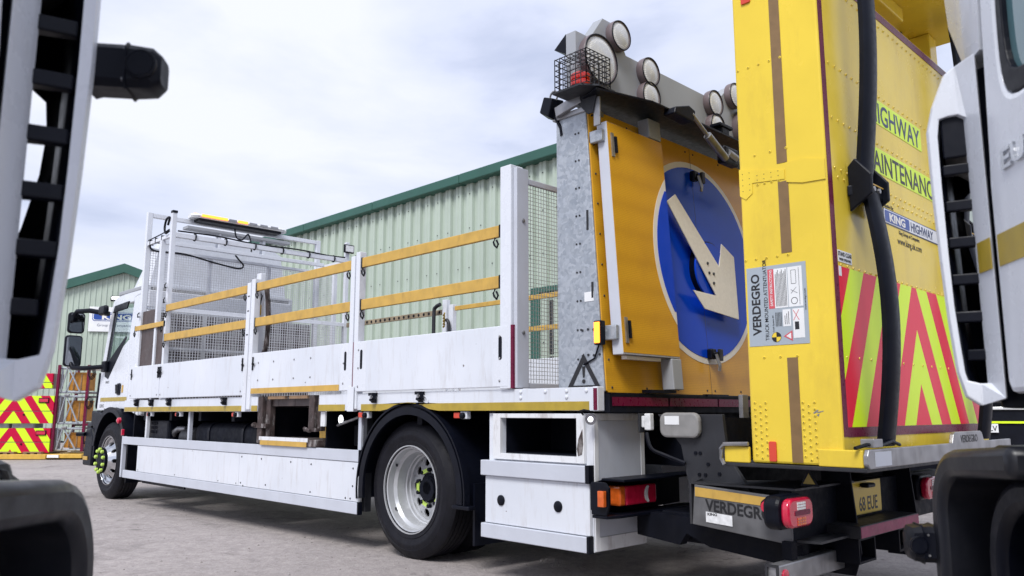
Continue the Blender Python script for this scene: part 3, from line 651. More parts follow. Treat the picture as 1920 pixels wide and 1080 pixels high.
obj('side_ply_panel', B(XA+0.04, XM-0.035, 0.02, 0.04, 1.25, 2.36), ply, hb); obj('side_ply_panel', B(XM+0.035, XC-0.035, 0.02, 0.04, 1.25, 2.14), ply, hb)
def cable(pts, r=0.009): return obj('cable', MB().tube(cat(pts), r, 6), black, hb, smooth=60)
cable([(XC+0.02, 0.08, 3.30), (XC+0.02, 0.6, 3.31), (XC+0.02, 1.1, 3.285), (XC+0.03, 1.7, 3.30), (XC+0.02, 2.2, 3.285), (XC, 2.5, 3.30)], 0.011)
cable([(XA+0.1, 0.02, 3.25), (XA+0.04, 0.1, 3.17), (XA+0.03, 0.5, 3.18), (XA+0.03, 0.9, 3.12), (XA+0.04, 1.25, 3.08), (XA+0.04, 1.33, 3.13), (XA+0.06, 1.25, 3.2), (XA+0.05, 1.2, 3.26)], 0.012)
cable([(XC-0.05, 0.0, 3.30), (XC-0.13, -0.01, 3.28), (XC-0.2, 0.0, 3.36), (XC-0.16, 0.0, 3.46), (XC-0.06, 0.0, 3.47), (XC-0.1, 0.0, 3.38)], 0.014)
cable([(XA+0.05, 0.02, 3.29), (XM, 0.02, 3.31), (XC-0.1, 0.02, 3.33)], 0.008)
cable([(XA+0.2, 1.1, 3.6), (XA+0.2, 1.13, 3.48), (XA+0.2, 1.22, 3.46), (XA+0.2, 1.3, 3.55), (XA+0.22, 1.34, 3.42), (XA+0.24, 1.34, 3.3)], 0.01)
for y in (0.3, 0.7, 1.1, 1.5, 1.9, 2.3):
    obj('cable_tie', MB().lathe([(0.052, -0.006), (0.052, 0.006)], (XC, y, 3.255), 'y', 8), black, hb)
for x in (XA+0.12, XA+0.3, XA+0.5): obj('cable_tie', B(x, x+0.012, 0.005, 0.055, 3.215, 3.285), black, hb)
for x, z in ((XA, 2.35), (XC+0.01, 2.64), (XC, 2.46)):
    obj('tie_hook', MB().tube([(x-0.02, -0.01, z), (x+0.05, -0.05, z-0.03), (x+0.0, -0.03, z-0.06), (x-0.02, -0.005, z-0.05)], 0.008, 5), black, hb)
# lightbar
lb0 = (XA+0.06)
br = obj('lightbar_bracket', B(lb0-0.02, lb0+0.14, 0.45, 1.95, 3.50, 3.54), greyp, hb, bev=0.003)
for y in (0.9, 1.55): obj('leg', MB().box(lb0, lb0+0.03, y, y+0.03, 3.28, 3.50).box(lb0+0.08, lb0+0.11, y, y+0.03, 3.28, 3.50), white, br)
lb = obj('lightbar', MB().loft([[(lb0+0.05+dx*s_, y, 3.665+dz) for dx, dz in ((-0.10, 0), (0.10, 0), (0.12, 0.03), (0.09, 0.055), (-0.09, 0.055), (-0.12, 0.03))] for y, s_ in ((0.50, 0.45), (0.56, 0.9), (0.62, 1), (1.78, 1), (1.84, 0.9), (1.90, 0.45))]), lensw, T, smooth=30)
obj('base', MB().box(lb0-0.04, lb0+0.14, 0.6, 1.8, 3.63, 3.664), black, lb)
obj('lit_module', MB().box(lb0+0.168, lb0+0.180, 0.62, 0.98, 3.682, 3.715).box(lb0-0.03, lb0+0.12, 0.54, 0.60, 3.72, 3.728), amberon, lb)
obj('lit_module', B(lb0+0.168, lb0+0.180, 1.13, 1.27, 3.682, 3.715), amberon, lb)
for y in (1.0, 1.30, 1.46, 1.62): obj('module', B(lb0+0.168, lb0+0.178, y, y+0.11, 3.682, 3.712), steel, lb)
# far post work light
wl = obj('work_lamp', MB().box(XC+0.03, XC+0.07, 2.44, 2.60, 3.36, 3.48), black, T, rot=None, bev=0.006)
obj('lens', B(XC+0.071, XC+0.076, 2.455, 2.585, 3.375, 3.465), lensw, wl)

# ---- side guards
obj('guard_rail', B(-10.86, -5.57, 0.0, 0.035, 0.694, 0.788), alu, T, bev=0.004)
obj('guard_rail', B(-10.80, -5.57, 0.0, 0.035, 0.283, 0.376), alu, T, bev=0.004)
gp = obj('guard_panel', B(-10.36, -7.655, 0.006, 0.03, 0.380, 0.690), wornw, T, bev=0.002)
gq = obj('guard_panel', B(-7.65, -5.575, 0.006, 0.03, 0.380, 0.690), wornw, T, bev=0.002)
for x in (-10.3, -9.2, -8.1, -7.7): obj('rivet', MB().lathe([(0.007, 0), (0.004, -0.004)], (x, 0.0055, 0.40), 'y', 8), dgrey, gp)
for x, z in ((-7.6, 0.66), (-7.2, 0.655), (-6.65, 0.65), (-6.3, 0.645), (-5.65, 0.64), (-7.6, 0.41), (-7.1, 0.42), (-6.3, 0.41), (-5.75, 0.40), (-5.68, 0.40), (-5.65, 0.5), (-7.55, 0.385)): obj('rivet', MB().lathe([(0.009, 0), (0.005, -0.005)], (x, 0.0055, z), 'y', 8), dgrey, gq)
for z0, z1 in ((0.690, 0.79), (0.28, 0.38)): obj('guard_end_cap', B(-5.569, -5.553, -0.002, 0.037, z0, z1), black, T)
obj('guard_end_post', B(-10.90, -10.855, 0.0, 0.05, 0.284, 0.79), alu, T, bev=0.004)
obj('side_marker', MB().prism(rrect(-10.92, -10.89, 0.80, 0.88, 0.014), 'y', -0.01, 0.02), redl, T)

# ---- step well with rusty frame, between the guard and the rave
sw = obj('step_frame', MB().box(-7.31, -7.22, 0.0, 0.06, 0.80, 1.243).box(-7.20, -7.12, 0.03, 0.09, 0.84, 1.23), rust, T, bev=0.006)
obj('post', MB().box(-6.37, -6.28, 0.0, 0.05, 0.95, 1.243).box(-6.27, -6.21, 0.03, 0.08, 0.93, 1.22), rust, sw, bev=0.006)
obj('catch', MB().box(-7.36, -7.12, -0.01, 0.03, 0.945, 0.985).tube([(-7.37, -0.012, 0.97), (-7.31, -0.02, 0.98)], 0.02, 6), rust, sw)
obj('catch', MB().box(-6.42, -6.22, -0.012, 0.03, 0.925, 0.955).tube([(-6.40, -0.015, 0.95), (-6.30, -0.02, 0.93)], 0.018, 6), rust, sw)
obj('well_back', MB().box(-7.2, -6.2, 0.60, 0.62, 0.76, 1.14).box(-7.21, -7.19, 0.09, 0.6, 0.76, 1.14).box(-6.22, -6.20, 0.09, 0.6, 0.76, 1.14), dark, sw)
stp = obj('step', B(-7.24, -6.22, -0.012, 0.45, 0.792, 0.855), rust, sw, bev=0.006)
obj('step_edge', B(-7.23, -6.34, -0.0165, -0.0125, 0.832, 0.866), chip, sw)
obj('step_strip', B(-7.20, -6.36, -0.019, -0.0127, 0.788, 0.831), yrail, sw)
obj('lintel', MB().box(-7.12, -6.80, 0.0, 0.03, 1.215, 1.243).box(-6.72, -6.40, 0.0, 0.03, 1.215, 1.243), timber, sw)
obj('hand_clamp', MB().tube([(-6.62, 0.3, 0.86), (-6.63, 0.28, 0.98), (-6.58, 0.28, 1.06), (-6.50, 0.28, 1.08), (-6.44, 0.28, 1.05)], 0.018, 6).box(-6.60, -6.48, 0.26, 0.32, 0.86, 0.96), yrail, T)
for x, y, z, r_ in ((-6.72, 0.4, 1.125, 0.045), (-6.06, 0.15, 1.03, 0.04)):
    wl = obj('well_lamp', MB().lathe([(r_*0.7, 0.03), (r_*1.15, 0.0), (r_*1.15, -0.012)], (x, y, z), 'y', 14), black, T, smooth=40)
    obj('lens', MB().lathe([(r_, -0.013), (r_*0.6, -0.022)], (x, y, z), 'y', 14), ledon, wl)
obj('lamp_arm', MB().tube([(-6.08, 0.12, 0.98), (-5.66, 0.08, 1.06)], 0.012, 6), steel, T)
obj('lamp_plate', B(-6.20, -6.13, 0.02, 0.04, 0.97, 1.098), chip, T, bev=0.004)

# ---- wheels
def tyre_mb(c, r, w_, n=64):
    # axis y, outer face at c.y, inner at c.y + w_
    p = [(0.315, 0.012), (0.335, 0.0), (0.36, -0.004), (0.363, 0.0), (r*0.78, -0.010), (r*0.80, -0.013), (r*0.82, -0.010), (r*0.87, -0.003), (r*0.875, -0.006), (r*0.90, 0.002), (r*0.965, 0.018), (r*0.988, 0.032)]
    k = 5; y0, y1 = 0.04, w_-0.04
    for i in range(k):
        a = y0 + (y1-y0)*i/k; d = (y1-y0)/k
        p += [(r, a), (r, a+d*0.82), (r-0.014, a+d*0.84), (r-0.014, a+d*0.98)]
    p += [(r, y1), (r*0.988, w_-0.032), (r*0.90, w_-0.002), (0.335, w_), (0.315, w_-0.012), (0.315, 0.012)]
    return MB().lathe(p, c, 'y', n, close=True)
def disc_holes(r0, r1, n, rh, rc, hf, m=20):
    """annulus with n round holes; hf(r) gives height along the axis"""
    mb = MB()
    for s_ in range(n):
        a0 = 2*math.pi*s_/n; half = math.pi/n
        cx, cy = rc, 0
        ins, outs = [], []
        for k in range(m):
            t_ = 2*math.pi*k/m; dx, dy = math.cos(t_), math.sin(t_)
            ins.append((cx+rh*dx, rh*dy))
            lo, hi = 0.0, 0.6
            for _ in range(28):
                md = (lo+hi)/2; x, y = cx+dx*md, dy*md; rr = math.hypot(x, y); aa = abs(math.atan2(y, x))
                if r0 <= rr <= r1 and aa <= half: lo = md
                else: hi = md
            outs.append((cx+dx*lo, dy*lo))
        def tr(p):
            r_ = math.hypot(*p); a = math.atan2(p[1], p[0]) + a0; return (r_*math.cos(a), hf(r_), r_*math.sin(a))
        V = [tr(p) for p in ins] + [tr(p) for p in outs]
        Vi = [(p[0], p[1]+0.012, p[2]) for p in V[:m]]
        mb.add(V, [(k, (k+1) % m, m+(k+1) % m, m+k) for k in range(m)])
        mb.add(V[:m] + Vi, [(k, (k+1) % m, m+(k+1) % m, m+k) for k in range(m)])
    return mb
def wheel_rear(c):
    c = Vector(c)
    w_ = obj('rear_wheel', tyre_mb((0,0,0), 0.512, 0.28), tyre_m, T, loc=c, smooth=35)
    obj('inner_tyre', tyre_mb((0, 0.33, 0), 0.512, 0.26, 40), tyre_m, w_, loc=c, smooth=35)
    obj('rim', MB().lathe([(0.322, -0.004), (0.322, 0.012), (0.305, 0.02), (0.298, 0.07), (0.276, 0.09), (0.270, 0.17), (0.262, 0.175), (0.262, 0.20), (0.248, 0.205), (0.248, 0.235), (0.27, 0.25), (0.32, 0.275), (0.33, 0.26), (0.33, -0.004)], (0,0,0), 'y', 48, close=True), rimm, w_, loc=c, smooth=35)
    obj('disc', disc_holes(0.115, 0.252, 10, 0.033, 0.205, lambda r: 0.235 - 0.03*(0.252-r)/0.12), rimm, w_, loc=c, smooth=30)
    obj('hub', MB().lathe([(0.05, 0.165), (0.058, 0.17), (0.062, 0.18), (0.085, 0.183), (0.09, 0.20), (0.118, 0.205), (0.118, 0.23)], (0,0,0), 'y', 24), dark, w_, loc=c, smooth=35)
    obj('brake_drum', MB().lathe([(0.05, 0.27), (0.23, 0.27), (0.23, 0.5), (0.05, 0.5)], (0,0,0), 'y', 24), dark, w_, loc=c)
    for k in range(10):
        a = 2*math.pi*(k+0.5)/10; x, z = 0.138*math.cos(a), 0.138*math.sin(a)
        nut = obj('wheel_nut', MB().lathe([(0.017, 0.215), (0.017, 0.178), (0.010, 0.172)], (0,0,0), 'y', 6), dark, w_, loc=c+Vector((x, 0, z)))
        if k % 2 == 0:
            a2 = 2*math.pi*(k+1.5)/10; q = Vector((0.138*math.cos(a2)-x, 0.185, 0.138*math.sin(a2)-z)); pz = Vector((0, 0.185, 0))
            obj('nut_indicator', MB().bar(pz, q, 0.03, 0.006, up=(0,1,0)), limeg, w_, loc=c+Vector((x, 0, z)))
    for a in (145, 215): obj('rim_hole', MB().lathe([(0.012, 0), (0.012, -0.004)], (0.289*math.cos(R(a)), 0.055, 0.289*math.sin(R(a))), 'y', 8), black, w_, loc=c)
    return w_
def wheel_front(c, rot):
    c = Vector(c)
    w_ = obj('front_wheel', tyre_mb((0,0,0), 0.512, 0.29), tyre_m, T, loc=c, smooth=35, rot=(0,0,rot))
    P = []
    P.append(obj('rim', MB().lathe([(0.322, -0.004), (0.322, 0.012), (0.300, 0.02), (0.290, 0.05), (0.262, 0.07), (0.262, 0.2), (0.31, 0.25), (0.33, 0.25), (0.33, -0.004)], (0,0,0), 'y', 48, close=True), chrome, w_, loc=c, smooth=35))
    P.append(obj('disc', disc_holes(0.16, 0.264, 10, 0.026, 0.222, lambda r: 0.06 - 0.125*max(0, (0.264-r))/0.104), chrome, w_, loc=c, smooth=30))
    P.append(obj('hub', MB().lathe([(0.06, -0.11), (0.10, -0.105), (0.115, -0.085), (0.165, -0.08), (0.168, -0.06)], (0,0,0), 'y', 28), dark, w_, loc=c, smooth=35))
    P.append(obj('nut_ring', MB().lathe([(0.125, -0.10), (0.176, -0.10), (0.176, -0.081), (0.125, -0.081)], (0,0,0), 'y', 30, close=True), black, w_, loc=c))
    for k in range(10):
        a = 2*math.pi*(k+0.5)/10; off = Vector((0.150*math.cos(a), 0, 0.150*math.sin(a)))
        obj('nut_cap', MB().lathe([(0.024, -0.095), (0.024, -0.125), (0.014, -0.135)], tuple(off), 'y', 10), limeg, w_, loc=c, smooth=40)
    return w_
wheel_rear((-5.0, 0.085, 0.512))
wr = wheel_rear((-5.0, 2.465, 0.512)); wr.scale = (1, -1, 1)
wheel_front((-11.83, 0.16, 0.445), R(0))
wf = wheel_front((-11.83, 2.40, 0.445), R(0)); wf.scale = (1, -1, 1)
# rear mudguard: arched sheet with a lip
def arcband(cx, cz, r0, r1, a0, a1, y0, y1, n=28):
    pts = [(cx+r1*math.cos(R(a0+(a1-a0)*k/n)), cz+r1*math.sin(R(a0+(a1-a0)*k/n))) for k in range(n+1)]
    pts += [(cx+r0*math.cos(R(a1+(a0-a1)*k/n)), cz+r0*math.sin(R(a1+(a0-a1)*k/n))) for k in range(n+1)]
    m = MB(); N2 = len(pts); h_ = N2//2
    V = [(x, y0, z) for x, z in pts] + [(x, y1, z) for x, z in pts]
    F = [(k, k+1, N2-2-k, N2-1-k) for k in range(n)] + [(N2+k, N2+N2-1-k, N2+N2-2-k, N2+k+1) for k in range(n)]
    F += [(k, N2+k, N2+(k+1) % N2, (k+1) % N2) for k in range(N2)]
    return m.add(V, F)
mg = obj('mudguard', arcband(-4.93, 0.50, 0.630, 0.650, -4, 188, 0.02, 0.62), black, T, smooth=35)
obj('lip', arcband(-4.93, 0.50, 0.575, 0.632, -4, 188, 0.0, 0.022), black, mg, smooth=35)
obj('rib', arcband(-4.93, 0.50, 0.651, 0.664, -4, 188, -0.004, 0.05), black, mg, smooth=35)
obj('tab', B(-4.40, -4.22, -0.004, 0.06, 0.425, 0.452), black, mg, bev=0.006)
obj('mudguard', arcband(-4.93, 0.50, 0.630, 0.650, -4, 188, 1.93, 2.53), black, T, smooth=35)
obj('mud_flap', B(-4.27, -4.25, 0.08, 0.62, 0.18, 0.6), black, T)
obj('air_coupling', MB().tube([(-4.36, 0.5, 0.86), (-4.14, 0.5, 0.86)], 0.035, 8), rust, T)
obj('axle_shield', B(-4.45, -4.09, 0.60, 0.62, 0.3, 1.09), dark, T)
# ---- rear tool locker
tb = obj('tool_locker', MB().box(-4.05, -3.14, 0.03, 0.53, 0.275, 0.67).box(-4.05, -3.92, 0.03, 0.53, 0.67, 1.085).box(-3.25, -3.14, 0.03, 0.53, 0.67, 1.085).box(-3.92, -3.25, 0.03, 0.53, 0.67, 0.823).box(-3.92, -3.25, 0.03, 0.53, 1.055, 1.085), white, T)
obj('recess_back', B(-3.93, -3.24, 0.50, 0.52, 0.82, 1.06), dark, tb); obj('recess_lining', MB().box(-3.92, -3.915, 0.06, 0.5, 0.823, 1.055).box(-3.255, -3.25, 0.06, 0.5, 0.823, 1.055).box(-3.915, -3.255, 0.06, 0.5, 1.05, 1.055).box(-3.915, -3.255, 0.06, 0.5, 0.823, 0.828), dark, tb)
obj('opening_frame', MB().box(-3.99, -3.92, 0.004, 0.0295, 0.785, 1.083).box(-3.25, -3.19, 0.004, 0.0295, 0.785, 1.083).box(-3.92, -3.25, 0.004, 0.0295, 1.055, 1.083).box(-3.92, -3.25, 0.004, 0.0295, 0.785, 0.823), chip, tb, bev=0.002)
obj('buffer_rail', B(-4.085, -3.165, -0.022, 0.029, 0.675, 0.775), alu, tb, bev=0.005)
obj('buffer_end', B(-3.164, -3.135, -0.02, 0.029, 0.672, 0.778), black, tb)
obj('door_panel', B(-4.06, -3.15, 0.002, 0.029, 0.368, 0.672), wornw, tb, bev=0.004)
obj('bottom_rail', B(-4.085, -3.165, -0.016, 0.029, 0.272, 0.364), alu, tb, bev=0.005)
obj('bottom_rail_end', B(-3.164, -3.145, -0.014, 0.029, 0.27, 0.366), black, tb)
for x in (-3.905, -3.40): obj('twist_catch', MB().lathe([(0.034, 0), (0.034, -0.006), (0.025, -0.012)], (x, 0.0015, 0.52), 'y', 20), black, tb, smooth=40)
obj('rear_panel', B(-3.138, -3.132, 0.07, 0.49, 0.36, 1.04), alu, tb)
obj('rear_frame', MB().box(-3.1385, -3.128, 0.03, 0.068, 0.28, 1.085).box(-3.1385, -3.128, 0.492, 0.53, 0.28, 1.085).box(-3.1385, -3.128, 0.068, 0.492, 1.042, 1.085).box(-3.1385, -3.128, 0.068, 0.492, 0.28, 0.358), chip, tb, bev=0.002)
obj('rust_patch', MB().prism([(-3.232, 0.93), (-3.20, 0.99), (-3.195, 0.90), (-3.205, 0.84), (-3.235, 0.83), (-3.245, 0.87)], 'y', 0.001, 0.0035), rust, tb)
wl = obj('corner_lamp', MB().tube([(-3.11, -0.005, 1.06), (-3.10, -0.03, 1.055), (-3.09, -0.05, 1.05)], [0.012, 0.030, 0.034], 14), chrome, T, smooth=40)
obj('lens', MB().tube([(-3.0893, -0.0508, 1.0497), (-3.085, -0.057, 1.047)], [0.017, 0.010], 14), ledon, wl)
obj('guard', MB().tube([(-3.17, -0.02, 1.075), (-3.18, -0.04, 1.10), (-3.14, -0.05, 1.105), (-3.10, -0.045, 1.098)], 0.006, 5), black, wl)
# far side locker
obj('tool_locker', B(-4.05, -3.14, 2.03, 2.53, 0.275, 1.085), white, T, bev=0.004)
# ---- rear light cluster, nearside
lc = obj('rear_light_carrier', MB().prism([(-0.05, 0.53), (0.05, 0.485), (0.85, 0.51), (0.85, 0.70), (0.09, 0.70), (-0.05, 0.68)], 'x', -3.10, -3.09), black, T)
obj('shelf', MB().box(-3.09, -2.92, 0.04, 0.9, 0.69, 0.705).prism([(-3.09, -0.05), (-2.98, -0.05), (-2.95, 0.05), (-2.95, 0.9), (-3.09, 0.9)], 'z', 0.485, 0.503), black, lc, bev=0.004)
obj('cheek', MB().prism([(-3.09, 0.505), (-2.98, 0.505), (-2.96, 0.56), (-2.96, 0.66), (-2.99, 0.69), (-3.09, 0.69)], 'y', -0.055, -0.035), black, lc, bev=0.004)
obj('amber_lens', B(-3.09, -2.99, 0.085, 0.145, 0.545, 0.66), amberl, lc, bev=0.012)
obj('red_lens', B(-3.09, -2.985, 0.147, 0.45, 0.545, 0.66), redl, lc, bev=0.012)
obj('reversing_lens', MB().prism([(0.355+0.035*math.cos(R(a)), 0.603+0.05*math.sin(R(a))) for a in range(90, 271, 15)] + [(0.37+0.02*math.cos(R(a)), 0.603+0.045*math.sin(R(a))) for a in range(250, 109, -20)], 'x', -2.984, -2.98), lensw, lc)
obj('side_marker', B(-3.02, -2.975, -0.085, -0.056, 0.555, 0.645), amberl, lc, bev=0.004)
lc2 = obj('rear_light_carrier', B(-3.10, -2.96, 1.75, 2.55, 0.49, 0.70), black, T, bev=0.01); obj('red_lens', B(-2.959, -2.95, 2.0, 2.4, 0.53, 0.66), redl, lc2)

# ---- cab of the main truck (hollow, with glass)
CY0, CY1 = 0.20, 2.35
cab = obj('cab', MB().box(-10.99, -10.95, CY0+0.02, CY1-0.02, 1.05, 2.72), white, T, bev=0.02)
def sidewall(y0, y1):
    P = []
    def pr(nm, poly, mat=white, bev=0.008, dy=0): return obj(nm, MB().prism(poly, 'y', y0+dy, y1+dy), mat, cab, bev=bev)
    pr('door', [(-12.30, 1.14), (-11.42, 1.14), (-11.40, 1.62), (-11.50, 2.08), (-12.16, 1.80), (-12.34, 1.76)])
    pr('rear_quarter', [(-11.41, 1.14), (-10.99, 1.05), (-10.96, 2.70), (-11.38, 2.66), (-11.485, 2.10), (-11.385, 1.62)])
    pr('windscreen_pillar', [(-12.50, 1.76), (-12.345, 1.765), (-12.12, 2.58), (-12.22, 2.66)])
    pr('roof_header', [(-12.12, 2.585), (-11.40, 2.60), (-11.38, 2.66), (-10.96, 2.705), (-10.96, 2.79), (-12.10, 2.72), (-12.22, 2.665)])
    pr('front_corner', [(-12.58, 1.12), (-12.305, 1.12), (-12.345, 1.755), (-12.50, 1.75)])
sidewall(CY0, CY0+0.05); sidewall(CY1-0.05, CY1)
for y in (CY0-0.004, CY1-0.0): 
    obj('window_trim', MB().prism([(-12.34, 1.60), (-12.20, 1.56), (-11.56, 2.11), (-11.60, 2.14), (-12.18, 1.84), (-12.36, 1.76)], 'y', y, y+0.004), black, cab)
    obj('window_seal', MB().prism([(-12.335, 1.80), (-12.27, 1.80), (-12.06, 2.56), (-12.12, 2.56)], 'y', y+0.001, y+0.004), black, cab)
    obj('side_glass', MB().prism([(-12.29, 1.78), (-11.5, 2.07), (-11.40, 2.59), (-12.08, 2.58)], 'y', y+0.025, y+0.029), glass, cab)
    obj('visor', MB().prism([(-12.16, 2.50), (-11.60, 2.52), (-11.55, 2.62), (-12.10, 2.60)], 'y', y-0.015, y+0.003), black, cab, bev=0.006)
obj('windscreen', MB().add([(-12.43, CY0+0.05, 1.78), (-12.43, CY1-0.05, 1.78), (-12.16, CY1-0.05, 2.64), (-12.16, CY0+0.05, 2.64)], [(0,1,2,3)]), glass, cab)
obj('front_panel', MB().prism([(-12.60, 1.12), (-12.52, 1.12), (-12.44, 1.76), (-12.50, 1.78)], 'y', CY0+0.05, CY1-0.05), white, cab, bev=0.01)
obj('front_corner_grille', MB().prism([(-12.64, 1.18), (-12.60, 1.14), (-12.53, 1.60), (-12.57, 1.66)], 'y', CY0-0.01, CY0+0.12), black, cab, bev=0.006)
obj('roof', MB().prism([(-12.2, 2.67), (-12.10, 2.722), (-10.96, 2.792), (-10.96, 2.76), (-12.1, 2.69)], 'y', CY0+0.05, CY1-0.05), white, cab)
obj('cab_floor', B(-12.5, -11.0, CY0+0.05, CY1-0.05, 1.10, 1.14), dark, cab)
for y in (0.45, 1.6): obj('seat', MB().box(-11.75, -11.25, y, y+0.5, 1.3, 1.45).box(-11.28, -11.16, y+0.03, y+0.47, 1.45, 1.95), dark, cab, bev=0.03)
obj('dashboard', MB().prism([(-12.44, 1.3), (-12.05, 1.30), (-12.08, 1.58), (-12.42, 1.68)], 'y', CY0+0.06, CY1-0.06), dark, cab)
# roof deflector
rings = []
for x, zt, inset in ((-12.0, 2.76, 0.18), (-11.85, 2.98, 0.15), (-11.6, 3.22, 0.13), (-11.3, 3.42, 0.12), (-11.05, 3.50, 0.12)):
    y0, y1, r_ = CY0+inset, CY1-inset, 0.0
    rings.append([(x, y0-0.06, 2.715+0.045*(x+12)), (x, y0, (2.75+zt)/2), (x, y0+0.06, zt-0.05), (x, y0+0.16, zt), (x, y1-0.16, zt), (x, y1-0.06, zt-0.05), (x, y1, (2.75+zt)/2), (x, y1+0.06, 2.715+0.045*(x+12))])
obj('roof_deflector', MB().loft(rings), white, cab, smooth=50)
obj('deflector_skirt', B(-12.0, -11.02, CY0-0.006, CY0+0.1, 2.735, 2.79), greyp, cab, bev=0.01)
obj('door_strip', B(-12.45, -11.42, CY0-0.004, CY0-0.001, 1.245, 1.30), ochre, cab)
dh = obj('door_handle', MB().prism(rrect(-11.80, -11.66, 1.33, 1.49, 0.03), 'y', CY0-0.012, CY0-0.001), black, cab, bev=0.006)
obj('grip', MB().tube([(-11.77, CY0-0.03, 1.47), (-11.74, CY0-0.03, 1.35)], 0.014, 6), dgrey, dh)
obj('grab_rail', MB().tube([(-11.05, CY0-0.005, 1.32), (-11.02, CY0-0.06, 1.36), (-11.02, CY0-0.06, 1.66), (-11.10, CY0-0.02, 1.72)], 0.012, 6), white, cab)
text('model_lettering', '180E25', 0.035, ink, cab, (-12.22, CY0-0.001, 1.50), XP, ZP, sx=1.1)
text('model_lettering', 'EURO', 0.05, ink, cab, (-12.47, CY0-0.001, 1.16), XP, ZP, sx=1.0, align='LEFT')
obj('warning_sticker', B(-11.63, -11.57, CY0-0.003, CY0-0.001, 1.36, 1.46), yrail, cab)
# mirrors
mirror_m = M('mirror_glass', (0.25, 0.26, 0.28), 0.03, 1.0, var=0.02)
mi = obj('mirror_frame', MB().tube([(-12.28, 0.17, 2.50), (-12.5, -0.02, 2.55), (-12.80, -0.10, 2.56), (-12.86, -0.12, 2.50)], 0.036, 8), black, T, smooth=50)
obj('lower_arm', MB().tube([(-12.30, 0.17, 1.74), (-12.55, -0.02, 1.72), (-12.80, -0.10, 1.73), (-12.86, -0.12, 1.80)], 0.034, 8), black, mi, smooth=50)
obj('upper_mirror', MB().prism(rrect(-0.20, 0.03, 2.24, 2.55, 0.05), 'x', -12.90, -12.84), black, mi, bev=0.02)
obj('lower_mirror', MB().prism(rrect(-0.22, 0.02, 1.75, 2.21, 0.05), 'x', -12.90, -12.84), black, mi, bev=0.02)
obj('mirror_glass', MB().prism(rrect(-0.18, 0.01, 2.26, 2.53, 0.04), 'x', -12.839, -12.836), mirror_m, mi)
obj('mirror_glass', MB().prism(rrect(-0.20, 0.00, 1.77, 2.19, 0.04), 'x', -12.839, -12.836), mirror_m, mi)
obj('kerb_mirror', MB().prism(rrect(-12.30, -12.02, 2.46, 2.60, 0.05), 'y', 0.02, 0.09), black, mi, bev=0.03)
obj('arm_foot', MB().box(-12.36, -12.20, 0.14, 0.20, 1.66, 1.82), black, mi, bev=0.02)
# front wheel arch, step and bumper
wa = obj('wheel_arch', arcband(-11.78, 0.52, 0.60, 0.64, 10, 185, 0.14, 0.60), black, T, smooth=35)
obj('flare', arcband(-11.78, 0.52, 0.575, 0.645, 0, 170, 0.12, 0.139), black, wa, smooth=35)
obj('inner_panel', B(-11.1, -11.06, 0.2, 0.8, 0.35, 1.1), dark, wa)
obj('arch_side', MB().prism([(-12.66, 0.42), (-12.42, 0.42), (-12.40, 0.80), (-12.2, 1.08), (-12.66, 1.12)], 'y', 0.16, 0.6), black, wa, bev=0.02)
st = obj('cab_step', MB().prism([(-12.82, 0.34), (-12.44, 0.34), (-12.42, 0.74), (-12.55, 0.88), (-12.76, 0.86)], 'y', 0.13, 0.5), black, T, bev=0.03)
obj('step_reflector', B(-12.76, -12.58, 0.118, 0.128, 0.42, 0.47), yrail, st)
obj('bumper', B(-12.86, -12.5, 0.16, 2.39, 0.36, 0.95), black, T, bev=0.05)
obj('side_bracket', MB().tube([(-12.75, 0.12, 0.78), (-12.86, 0.05, 0.78)], 0.03, 8), black, st)
obj('round_marker', MB().lathe([(0.04, 0), (0.04, -0.03), (0.02, -0.045)], (-11.30, 0.10, 0.985), 'y', 14), redl, T, smooth=40)
mf = obj('front_mud_flap', B(-10.98, -10.96, 0.10, 0.75, 0.2, 0.78), black, T)
fp = obj('flap_panel', MB().prism([(-10.94, 0.19), (-9.62, 0.19), (-9.62, 0.27), (-10.94, 0.46)], 'y', 0.30, 0.32), black, T)
text('flap_lettering', 'IVECO', 0.07, steel, fp, (-10.40, 0.297, 0.235), XP, ZP, bold=0.03, sx=1.3)
# ------------------------------------------------------------------ arrow board (leans forward a little)
TH = 0.0652
def bx(z): return -3.08 - (z-1.21)*TH
def bprism(poly, n0, n1):
    return MB().loft([[(bx(z)+n, y, z) for y, z in poly] for n in (n0, n1)])
col_ = obj('galvanised_column', MB().loft([[(-3.47, 0.09, z), (bx(z)-0.012, 0.09, z), (bx(z)-0.012, 0.24, z), (-3.47, 0.24, z)] for z in (1.216, 3.06)]), galv, T, bev=0.006)
for k in range(9):
    z = 1.42 + k*0.185
    for dx in (0.0, 0.028): obj('bolt_hole', MB().lathe([(0.007, 0), (0.007, -0.003)], (-3.30+dx-0.012*k*0, 0.0895, z), 'y', 8), ink, col_)
for z in (1.44, 1.60):
    for k in range(4): obj('bolt', MB().lathe([(0.008, 0), (0.008, -0.005)], (-3.26+0.045*k, 0.0895, z+0.004*(k % 2)), 'y', 8), dgrey, col_)
ws = MB()
tri = [(-3.40, 1.225), (-3.11, 1.225), (-3.255, 1.455)]
tin = [(-3.345, 1.257), (-3.165, 1.257), (-3.255, 1.40)]
obj('warning_triangle', MB().hole_plate(tri, tin, 'y', 0.086, 0.0885), ink, col_)
obj('exclamation_mark', MB().prism([(-3.267, 1.375), (-3.243, 1.375), (-3.249, 1.305), (-3.261, 1.305)], 'y', 0.086, 0.0885).prism(circ(-3.255, 1.282, 0.013, 12), 'y', 0.086, 0.0885), ink, col_)
obj('small_label', B(-3.24, -3.165, 0.087, 0.0885, 1.78, 1.84), signw, col_)
